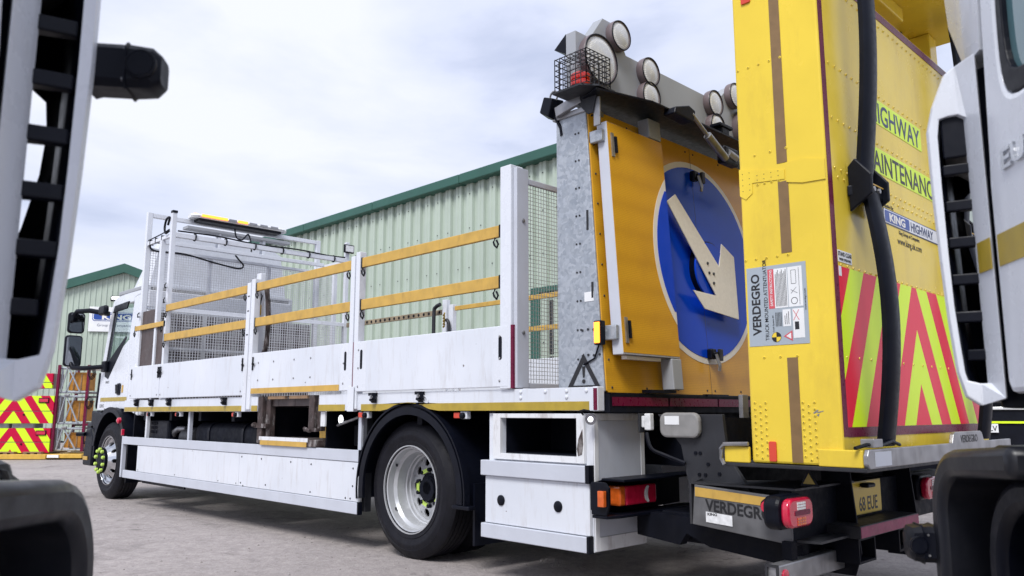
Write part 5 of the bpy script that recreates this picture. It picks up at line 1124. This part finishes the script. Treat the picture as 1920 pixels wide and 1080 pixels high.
obj('side_plate_end', MB().prism([(0.18, 0.48), (0.30, 0.56), (0.30, 0.72), (0.18, 0.70)], 'x', -2.575, -2.561), dgrey, mt)
def spl(x): return 0.653 - (x+2.54)*0.055
obj('reflective_strip', MB().prism([(-2.535, 0.632), (-2.0, 0.605), (-2.0, 0.648), (-2.535, 0.682)], 'y', 0.176, 0.1785), yrail, mt)
text('lettering', 'VERDEGRO', 0.062, ink, mt, (-2.275, 0.1785, 0.55), (0.9985, 0, -0.055), ZP, bold=0.035, sx=0.9)
obj('maker_plate', MB().prism([(-2.47, 0.50), (-2.31, 0.49), (-2.31, 0.545), (-2.47, 0.555)], 'y', 0.175, 0.1785), lensw, mt)
text('lettering', 'KING', 0.014, ink, mt, (-2.43, 0.1745, 0.536), XP, ZP, bold=0.04, sx=1.3)
wm = obj('warning_sign_stand', MB().prism([(-1.98, 0.716), (-1.93, 0.80), (-1.88, 0.716)], 'y', 0.30, 0.31), black, mt); obj('sign_face', MB().prism([(-1.962, 0.727), (-1.93, 0.78), (-1.898, 0.727)], 'y', 0.296, 0.2995), ochre, mt)
sm_ = obj('side_marker_lamp', MB().tube([(-2.07, 0.178, 0.625), (-2.06, 0.10, 0.62)], [0.045, 0.040], 16), black, mt, smooth=40)
obj('side_marker_lens', MB().tube([(-2.0585, 0.099, 0.62), (-2.055, 0.07, 0.62)], [0.036, 0.028], 16), redl, mt, smooth=40)
def tail(y0, y1, z0, z1, x, nm='tail_lamp'):
    o = obj(nm, MB().prism(rrect(y0-0.012, y1+0.012, z0-0.012, z1+0.012, 0.055, 8), 'x', x-0.09, x), black, T, bev=0.02)
    obj('lens', MB().prism(rrect(y0, y1, z0, z1, 0.05, 8), 'x', x+0.0005, x+0.045), redl, o, bev=0.012, smooth=40)
    for z, m_ in ((z1-0.055, lensw), (z0+0.012, amberl)):
        for i in range(4):
            for j in range(3): obj('led', B(x+0.0455, x+0.049, y0+0.085+i*0.022, y0+0.103+i*0.022, z+j*0.013, z+j*0.013+0.010), m_, o)
    obj('bar', MB().prism(rrect(y0+0.06, y1-0.04, (z0+z1)/2-0.012, (z0+z1)/2+0.012, 0.008), 'x', x+0.0455, x+0.048), maroon, o)
tail(-0.025, 0.235, 0.535, 0.675, -1.93); tail(1.86, 2.11, 0.535, 0.675, -1.93)
obj('rear_cross_beam', B(-2.05, -1.98, 0.2, 2.4, 0.42, 0.70), dark, T, bev=0.006)
obj('lamp_shelf', MB().prism([(-2.04, 0.2), (-1.86, 0.25), (-1.86, 0.75), (-2.04, 0.85)], 'z', 0.44, 0.452), dgrey, T)
for y in (0.72, 1.60): obj('hanger_plate', MB().prism([(-2.06, 0.80), (-1.90, 0.80), (-1.86, 0.34), (-1.90, 0.22), (-2.06, 0.22)], 'y', y, y+0.015), dark, T, bev=0.003)
npb = obj('number_plate', B(-1.965, -1.955, 0.86, 1.28, 0.515, 0.70), ochre, T); 
npl = obj('plate_face', MB().prism(rrect(0.865, 1.275, 0.52, 0.695, 0.012), 'x', -1.9545, -1.953), M('plate_yellow', (0.72, 0.50, 0.05), 0.35), npb)
text('plate_lettering', '68 EUE', 0.079, ink, npb, (-1.9525, 1.085, 0.535), YP, ZP, bold=0.02, sx=0.82)
obj('plate_lamp', MB().box(-1.952, -1.90, 0.97, 1.08, 0.665, 0.69), black, npb, bev=0.01)
sb = obj('rear_step', B(-2.05, -1.80, 0.58, 1.42, 0.435, 0.50), dgrey, T, bev=0.004)
obj('reflective_tape', B(-1.7995, -1.797, 0.585, 1.415, 0.44, 0.495), M('faded_maroon_tape', (0.26, 0.035, 0.09), 0.5, var=0.25, vs=14, dirt=0.5), sb)
for y in (0.62, 1.10, 1.18):
    obj('fork_pocket', MB().hole_plate([(y, 0.30), (y+0.22, 0.30), (y+0.22, 0.43), (y, 0.43)], [(y+0.012, 0.312), (y+0.208, 0.312), (y+0.208, 0.418), (y+0.012, 0.418)], 'x', -2.1, -1.83), dark, sb) if y != 1.10 else None
obj('underrun_bar', B(-2.02, -1.955, -0.02, 0.78, 0.255, 0.36), steel, T, bev=0.008)
obj('bar_end', MB().hole_plate([(-2.022, 0.252), (-1.953, 0.252), (-1.953, 0.363), (-2.022, 0.363)], [(-2.01, 0.265), (-1.965, 0.265), (-1.965, 0.35), (-2.01, 0.35)], 'y', -0.03, -0.021), dgrey, T)
obj('round_reflector', MB().lathe([(0.032, 0.0), (0.032, 0.006), (0.02, 0.009)], (-1.9545, 0.04, 0.305), 'x', 20), redl, T, smooth=40)
for y in (0.15, 0.7): obj('bar_hanger', B(-2.02, -1.97, y, y+0.06, 0.361, 0.45), dark, T)

# ------------------------------------------------------------------ foreground trucks (local frame: X to their right, Y forward)
def fore(root, s, has_text, pod_high):
    """front corner of a parked truck; o = outward distance from its side plane, u = forward, built on the side given by s"""
    X = lambda o: s*o
    def pr(nm, poly_uz, o0, o1, mat, par=root, bev=0.004, smooth=None):
        return obj(nm, MB().loft([[(X(o), u, z) for u, z in poly_uz] for o in (o0, o1)]), mat, par, bev=bev, smooth=smooth)
    def plan(nm, poly_ou, z0, z1, mat, par=root, bev=0.004, smooth=None):
        return obj(nm, MB().loft([[(X(o), u, z) for o, u in poly_ou] for z in (z0, z1)]), mat, par, bev=bev, smooth=smooth)
    SZ0, SZ1 = (1.155, 1.79) if has_text else (1.165, 1.90)
    def shape(z, u):   # the panel bulges gently: outward offset
        return 0.012 - 0.10*max(0, u+0.26)**2*8 - 0.02*max(0, 1.22-z)
    # deflector side panel with the louvred opening
    top = SZ1+0.07
    outer = [(-0.495, 1.12), (-0.36, 1.105), (-0.27, 1.125), (-0.225, 1.18), (-0.195, 1.30), (-0.172, 1.45), (-0.155, 1.62), (-0.152, top-0.10), (-0.20, top-0.04), (-0.30, top+0.035), (-0.37, top+0.05), (-0.495, top+0.05), (-0.495, 1.6), (-0.495, 1.4)]
    inner = [(-0.425, SZ0), (-0.36, SZ0), (-0.27, SZ0+0.008), (-0.245, SZ0+0.06), (-0.232, 1.32), (-0.222, 1.45), (-0.215, 1.62), (-0.215, SZ1-0.03), (-0.225, SZ1-0.005), (-0.30, SZ1), (-0.37, SZ1), (-0.42, SZ1-0.01), (-0.425, 1.6), (-0.425, 1.4)]
    n = len(outer); mb = MB()
    def ou(u): t_ = max(0.0, u+0.43); return 0.010 + 0.275*t_, min(u, -0.43) + 0.12*t_
    V = []
    for off in (0.0, 0.018):
        for L in (outer, inner): V += [(X(ou(u)[0]-(off*0.6 if u < -0.43 else 0)), ou(u)[1]+off, z) for u, z in L]
    F = []
    for k in range(n):
        j = (k+1) % n
        F += [(k, j, n+j, n+k), (2*n+k, 3*n+k, 3*n+j, 2*n+j), (k, 2*n+k, 2*n+j, j), (n+k, n+j, 3*n+j, 3*n+k)]
    mb.add(V, F)
    df = obj('corner_deflector', mb, white, root, bev=0.006)
    # outer skin running forward and wrapping round the corner, dark lining inside it
    def eo(z):   # outer edge of the rear frame at height z
        pts = sorted((zz, uu) for uu, zz in outer[1:10]); 
        for (z0, u0), (z1, u1) in zip(pts, pts[1:]):
            if z0 <= z <= z1: return ou(u0 + (u1-u0)*(z-z0)/max(1e-6, z1-z0))
        return ou(pts[-1][1])
    prof = ((1.125, 0.165), (1.18, 0.16), (1.25, 0.145), (1.34, 0.115), (1.42, 0.088), (1.52, 0.066), (1.60, 0.060), (1.66, 0.066), (1.70, 0.11), (top-0.03, 0.17), (top+0.02, 0.17))
    sk, ln2 = [], []
    for z, e_ in prof:
        o0, u0 = eo(z)
        c_ = [(o0-0.001, u0+0.004), (o0-0.018, u0+0.05), (o0-0.05, u0+0.12), (o0-0.085, u0+0.19), (o0-0.12, -0.125), (-e_, -0.108)]
        sk.append([(X(o), u, z) for o, u in c_] + [(X(o-0.010), u-0.008, z) for o, u in c_[::-1]])
        ln2.append([(X(c_[0][0]-0.012), c_[0][1]+0.014, z)] + [(X(o-0.011), u-0.009, z) for o, u in c_[1:]] + [(X(o-0.022), u-0.019, z) for o, u in c_[:0:-1]] + [(X(c_[0][0]-0.022), c_[0][1]+0.012, z)])
    obj('outer_skin', MB().loft(sk), white, df, smooth=50)
    obj('duct_liner', MB().loft(ln2), black, df, smooth=50)
    z = SZ1-0.13
    while z > SZ0+0.03:
        dn = 0.02 if z < 1.3 else 0
        plan('louvre', [(0.010, -0.418), (0.062-dn, -0.398), (0.058-dn, -0.378), (-0.01, -0.395)], z-0.012, z+0.013, black, df, bev=0.003)
        z -= 0.088
    plan('cab_corner', [(-0.002, -0.44), (-0.17, -0.10), (-0.26, -0.02), (-0.32, -0.1), (-0.05, -0.5)], 1.10, top+0.03, black, df)
    plan('duct_head', [(0.0, -0.42), (0.058, -0.395), (0.02, -0.30), (-0.12, -0.13), (-0.17, -0.13)], SZ1-0.10, SZ1+0.03, black, df)
    plan('duct_floor', [(0.0, -0.42), (0.035, -0.395), (0.0, -0.30), (-0.12, -0.13), (-0.17, -0.13)], SZ0-0.04, SZ0-0.004, black, df)
    # door with window opening and cab body
    def rnd(P, r_, k_=4):
        out_ = []
        for i in range(len(P)):
            p, a_, b2 = Vector(P[i]), Vector(P[i-1]), Vector(P[(i+1) % len(P)])
            d1, d2 = (a_-p), (b2-p); l1 = min(r_, d1.length*0.45); l2 = min(r_, d2.length*0.45)
            q1, q2 = p+d1.normalized()*l1, p+d2.normalized()*l2
            for j in range(k_+1):
                t_ = j/k_; q = q1*(1-t_)**2 + p*2*t_*(1-t_) + q2*t_*t_; out_.append((q.x, q.y))
        return out_
    dro = [(-0.503, 1.13), (-1.40, 1.13), (-1.40, 2.9), (-0.80, 2.9), (-0.56, 2.45), (-0.53, 2.0), (-0.503, 1.6)][::-1]
    dri = [(-0.64, 1.74), (-1.34, 1.78), (-1.34, 2.78), (-0.84, 2.78), (-0.66, 2.42), (-0.60, 2.0), (-0.595, 1.80)][::-1]
    dro, dri = rnd(dro, 0.02), rnd(dri, 0.13); ND = len(dro)
    door = obj('door', MB().add([(X(0.006 if lay == 0 else -0.03), u, z) for lay in (0, 1) for L in (dro, dri) for u, z in L],
        [q for k in range(ND) for j in [(k+1) % ND] for q in ((k, j, ND+j, ND+k), (2*ND+k, 3*ND+k, 3*ND+j, 2*ND+j), (k, 2*ND+k, 2*ND+j, j), (ND+k, ND+j, 3*ND+j, 3*ND+k))]), white, root, bev=0.012)
    dsi = [(u*0.94-0.062, 2.25+(z-2.25)*0.91) for u, z in dri]
    obj('window_frame', MB().add([(X(0.003 if lay == 0 else -0.012), u, z) for lay in (0, 1) for L in (dri, dsi) for u, z in L],
        [q for k in range(ND) for j in [(k+1) % ND] for q in ((k, j, ND+j, ND+k), (2*ND+k, 3*ND+k, 3*ND+j, 2*ND+j), (k, 2*ND+k, 2*ND+j, j), (ND+k, ND+j, 3*ND+j, 3*ND+k))]), black, door, bev=0.003)
    obj('window_glass', MB().loft([[(X(o), u, z) for u, z in dri] for o in (-0.014, -0.010)]), cabglass, door)
    pr('seam_filler', [(-0.54, 1.12), (-0.46, 1.12), (-0.46, 2.1), (-0.54, 2.3)], -0.05, -0.036, black, door, bev=0)
    if has_text: pr('door_strip', [(-0.518, 1.405), (-1.38, 1.405), (-1.38, 1.475), (-0.518, 1.475)], 0.0065, 0.008, ochre, door, bev=0)
    if has_text: pr('deflector_strip', [(-0.494, 1.405), (-0.428, 1.405), (-0.428, 1.475), (-0.494, 1.475)], 0.0125, 0.014, ochre, df, bev=0)
    if has_text:
        text('lettering', 'EUROCARGO', 0.045, chrome, door, (X(0.008), -0.575, 1.605), (0, -1, 0), (0, 0, 1), align='LEFT', bold=0.03, sx=1.5, ext=0.004)
    # windscreen pillar fairing above the deflector
    rings = []
    for z, uf, ub in ((top+0.055, -0.34, -0.50), (2.05, -0.27, -0.515), (2.3, -0.24, -0.54), (2.5, -0.28, -0.57), (2.9, -0.45, -0.78)):
        rings.append([(X(0.0), ub, z), (X(-0.005), uf-0.06, z), (X(-0.05), uf+0.02, z), (X(-0.16), uf+0.10, z), (X(-0.2), uf+0.06, z), (X(-0.06), ub, z)])
    obj('windscreen_pillar', MB().loft(rings), white, root, smooth=50)
    plan('cab_front', [(-0.26, -0.02), (-0.40, 0.06), (-1.20, 0.10), (-2.0, 0.06), (-2.1, -0.05), (-2.1, -0.12), (-0.26, -0.10)], 1.05, 1.95, white, root, bev=0.02)
    plan('cab_rear', [(-0.03, -1.45), (-2.1, -1.45), (-2.1, -1.40), (-0.03, -1.40)], 1.05, 2.9, white, root)
    plan('cab_roof', [(-0.03, -1.45), (-2.1, -1.45), (-2.1, -0.45), (-0.1, -0.45)], 2.9, 2.98, white, root, bev=0.03)
    plan('cab_side_far', [(-2.1, -1.45), (-2.13, -1.45), (-2.13, -0.1), (-2.1, -0.1)], 1.05, 2.9, white, root)
    plan('windscreen', [(-0.26, -0.12), (-2.1, -0.12), (-2.1, -0.13), (-0.26, -0.13)], 1.95, 2.9, cabglass, root)
    plan('seat', [(-0.3, -1.3), (-0.8, -1.3), (-0.8, -0.75), (-0.3, -0.75)], 1.2, 1.65, dark, root, bev=0.03)
    plan('cab_floor', [(-0.03, -1.45), (-2.1, -1.45), (-2.1, -0.15), (-0.22, -0.15)], 1.07, 1.10, dark, root)
    plan('cab_underside', [(-0.16, -0.51), (-0.16, -0.20), (-0.26, -0.05), (-2.1, -0.05), (-2.1, -0.51)], 1.02, 1.068, black, root)
    # black bumper corner, wheel arch and step well
    def flare(nm, u0, u1, z0, z1, r_, o0, o1, mat, th=0.05, bev=0.02):
        out_ = [(u0, z0)] + [(u0, z1-r_)] + [(u0 - r_ + r_*math.cos(R(a)), z1-r_+r_*math.sin(R(a))) for a in range(10, 91, 10)] + [(u1, z1+0.02), (u1, z1+0.02-th), (u0-r_, z1-th)]
        out_ += [(u0 - r_ + (r_-th)*math.cos(R(a)), z1-r_+(r_-th)*math.sin(R(a))) for a in range(80, 9, -10)] + [(u0-th, z1-r_), (u0-th, z0)]
        return pr(nm, out_, o0, o1, mat, bev=bev, smooth=40)
    flare('bumper_flare', -0.03 if has_text else -0.02, -0.52, 0.30, 1.0 if has_text else 0.98, 0.18, -0.16, 0.03, M_bump, th=0.07)
    pr('bumper_corner', [(0.02, 0.30), (0.14, 0.32), (0.15, 0.95), (0.02, 1.0)], -0.5, -0.16, black, bev=0.03)
    plan('bumper', [(-0.17, 0.10), (-0.5, 0.22), (-1.7, 0.22), (-2.1, 0.1), (-2.1, -0.1), (-0.17, -0.1)], 0.32, 1.0, black, root, bev=0.03)
    flare('arch_liner', -0.24, -0.62, 0.26, 0.95, 0.22, -0.20, -0.02, black, th=0.07)
    pr('well_panel', [(-0.05, 0.3), (-1.3, 0.3), (-1.3, 1.05), (-0.05, 1.0)], -0.30, -0.28, dark, bev=0)
    wc = Vector((X(-0.03), -0.80, 0.50))
    rot = R(90)
    wh = obj('front_wheel', tyre_mb((0, 0, 0), 0.50, 0.28, 48), tyre_m, root, loc=wc, smooth=35, rot=(0, 0, R(90) if s > 0 else R(-90)))
    obj('rim', MB().lathe([(0.33, 0.0), (0.32, 0.02), (0.28, 0.05), (0.1, 0.0), (0.05, -0.06)], (0,0,0), 'y', 32), rimm, wh, loc=wc, smooth=35)
    # round-bodied side camera
    if pod_high: pu, pz, o0, ln_ = -0.345, 1.638, 0.068, 0.112
    else: pu, pz, o0, ln_ = -0.01, 0.745, 0.02, 0.068
    rr = 0.037 if pod_high else 0.047
    dz = 0.012 if pod_high else 0
    pd = obj('side_camera', MB().loft([[(X(o), pu+a*rr*k_, pz+b_*rr*k_+ (o-o0)*0.12*s*0) for a, b_ in ((-1,-0.7),(-0.7,-1),(0.7,-1),(1,-0.7),(1,0.7),(0.7,1),(-0.7,1),(-1,0.7))] for o, k_ in ((o0, 1.05), (o0+0.012, 0.97), (o0+ln_*0.52, 0.97), (o0+ln_*0.53, 1.06), (o0+ln_*0.56, 1.06), (o0+ln_*0.57, 0.98), (o0+ln_*0.88, 0.90), (o0+ln_, 0.62))]), black, root, smooth=35)
    obj('lens', MB().lathe([(0.02, -0.004), (0.018, 0.006), (0.008, 0.008)], (X(o0+ln_*0.76), pu-rr-0.0, pz), 'y', 18), black, pd, smooth=40)
    obj('lens_ring', MB().lathe([(0.024, 0.004), (0.024, -0.003), (0.021, -0.004), (0.021, 0.004)], (X(o0+ln_*0.76), pu-rr, pz), 'y', 18, close=True), black, pd, smooth=40)
    for da, db in ((-0.025, 0.026), (-0.025, -0.026)):
        obj('screw', MB().lathe([(0.004, 0.002), (0.003, -0.002)], (X(o0+ln_*0.76+da), pu-rr*0.96, pz+db), 'y', 8), steel, pd)
M_bump = M('bumper_grey_plastic', (0.012, 0.013, 0.018), 0.36, spec=0.4, var=0.2, vs=6, dirt=0.3, dcol=(0.1, 0.095, 0.09))
cabglass, t, b = new_mat('tinted_side_glass')
b.inputs['Base Color'].default_value = (0.10, 0.20, 0.22, 1); b.inputs['Roughness'].default_value = 0.03; b.inputs['Coat Weight'].default_value = 0.5
def place(root, hd, v, u0):
    h_ = R(hd); A = Vector((math.cos(h_), math.sin(h_), 0)); Bv = Vector((math.sin(h_), -math.cos(h_), 0))
    p = Vector((CAM.x, CAM.y, 0)) + A*u0 + Bv*v
    root.location = p; root.rotation_euler = (0, 0, h_ - R(90))
tr_r = thing('parked_truck', 'white truck cab with chrome EUROCARGO lettering cut off by the right edge', 'truck', (0,0,0), 'parked cabs framing the view', local=True)
fore(tr_r, -1, True, False); place(tr_r, 126.7, 0.80, 2.377)
tr_l = thing('parked_truck', 'white truck cab with black side camera cut off by the left edge', 'truck', (0,0,0), 'parked cabs framing the view', local=True)
fore(tr_l, 1, False, True); place(tr_l, 144.1, -0.555, 1.66)

# ------------------------------------------------------------------ dark van seen past the crash panel
vn = thing('dark_van', 'black vehicle front with number plate JLV behind the right truck cab', 'van', (0,0,0), local=True)
vd = 9.5; vb = cam_pt(1862, vd, 0); vp_ = vd/1518.0
vz = lambda py: 1.09+(773-py)*vp_
vx = lambda px: (px-1862)*vp_
obj('body', MB().prism([(0.05, 0.35), (0.0, 0.55), (0.02, vz(742)), (0.25, 1.42), (0.9, 2.0), (4.0, 2.05), (4.0, 0.35)], 'x', -0.95, 0.95), black, vn, bev=0.05)
obj('bonnet_edge', B(-0.92, 0.92, -0.015, 0.03, vz(768), vz(762)), lensw, vn, bev=0.01)
gr = obj('grille', B(-0.7, 0.7, -0.02, 0.02, vz(762)+0.01, vz(745)), dark, vn)
for k in range(6): obj('bar', B(-0.68, 0.68, -0.028, -0.021, vz(762)+0.018+k*0.018, vz(762)+0.026+k*0.018), black, gr)
obj('yellow_stripe', B(-0.9, 0.9, -0.012, 0.0, vz(793), vz(789)), fluo, vn)
pl_ = obj('number_plate', B(vx(1848)-0.30, vx(1868), -0.025, -0.013, vz(810), vz(794)), signw, vn, bev=0.003)
text('plate_lettering', 'JLV', 0.062, ink, pl_, (vx(1858), -0.0265, vz(807)), XP, ZP, bold=0.02, sx=0.85)
for sgn in (-1, 1): obj('headlamp', MB().prism(rrect(min(sgn*0.62, sgn*0.9), max(sgn*0.62, sgn*0.9), vz(790)+0.03, vz(770), 0.04), 'y', -0.02, 0.02), lensw, vn, bev=0.01)
for sx2 in (-0.93, 0.68): obj('wheel', MB().lathe([(0.2, 0), (0.34, 0.02), (0.34, 0.23), (0.2, 0.25)], (sx2, 0.85, 0.34), 'x', 28), tyre_m, vn, smooth=40)
vn.location = vb; vn.rotation_euler = (0, 0, R(45.4-25))
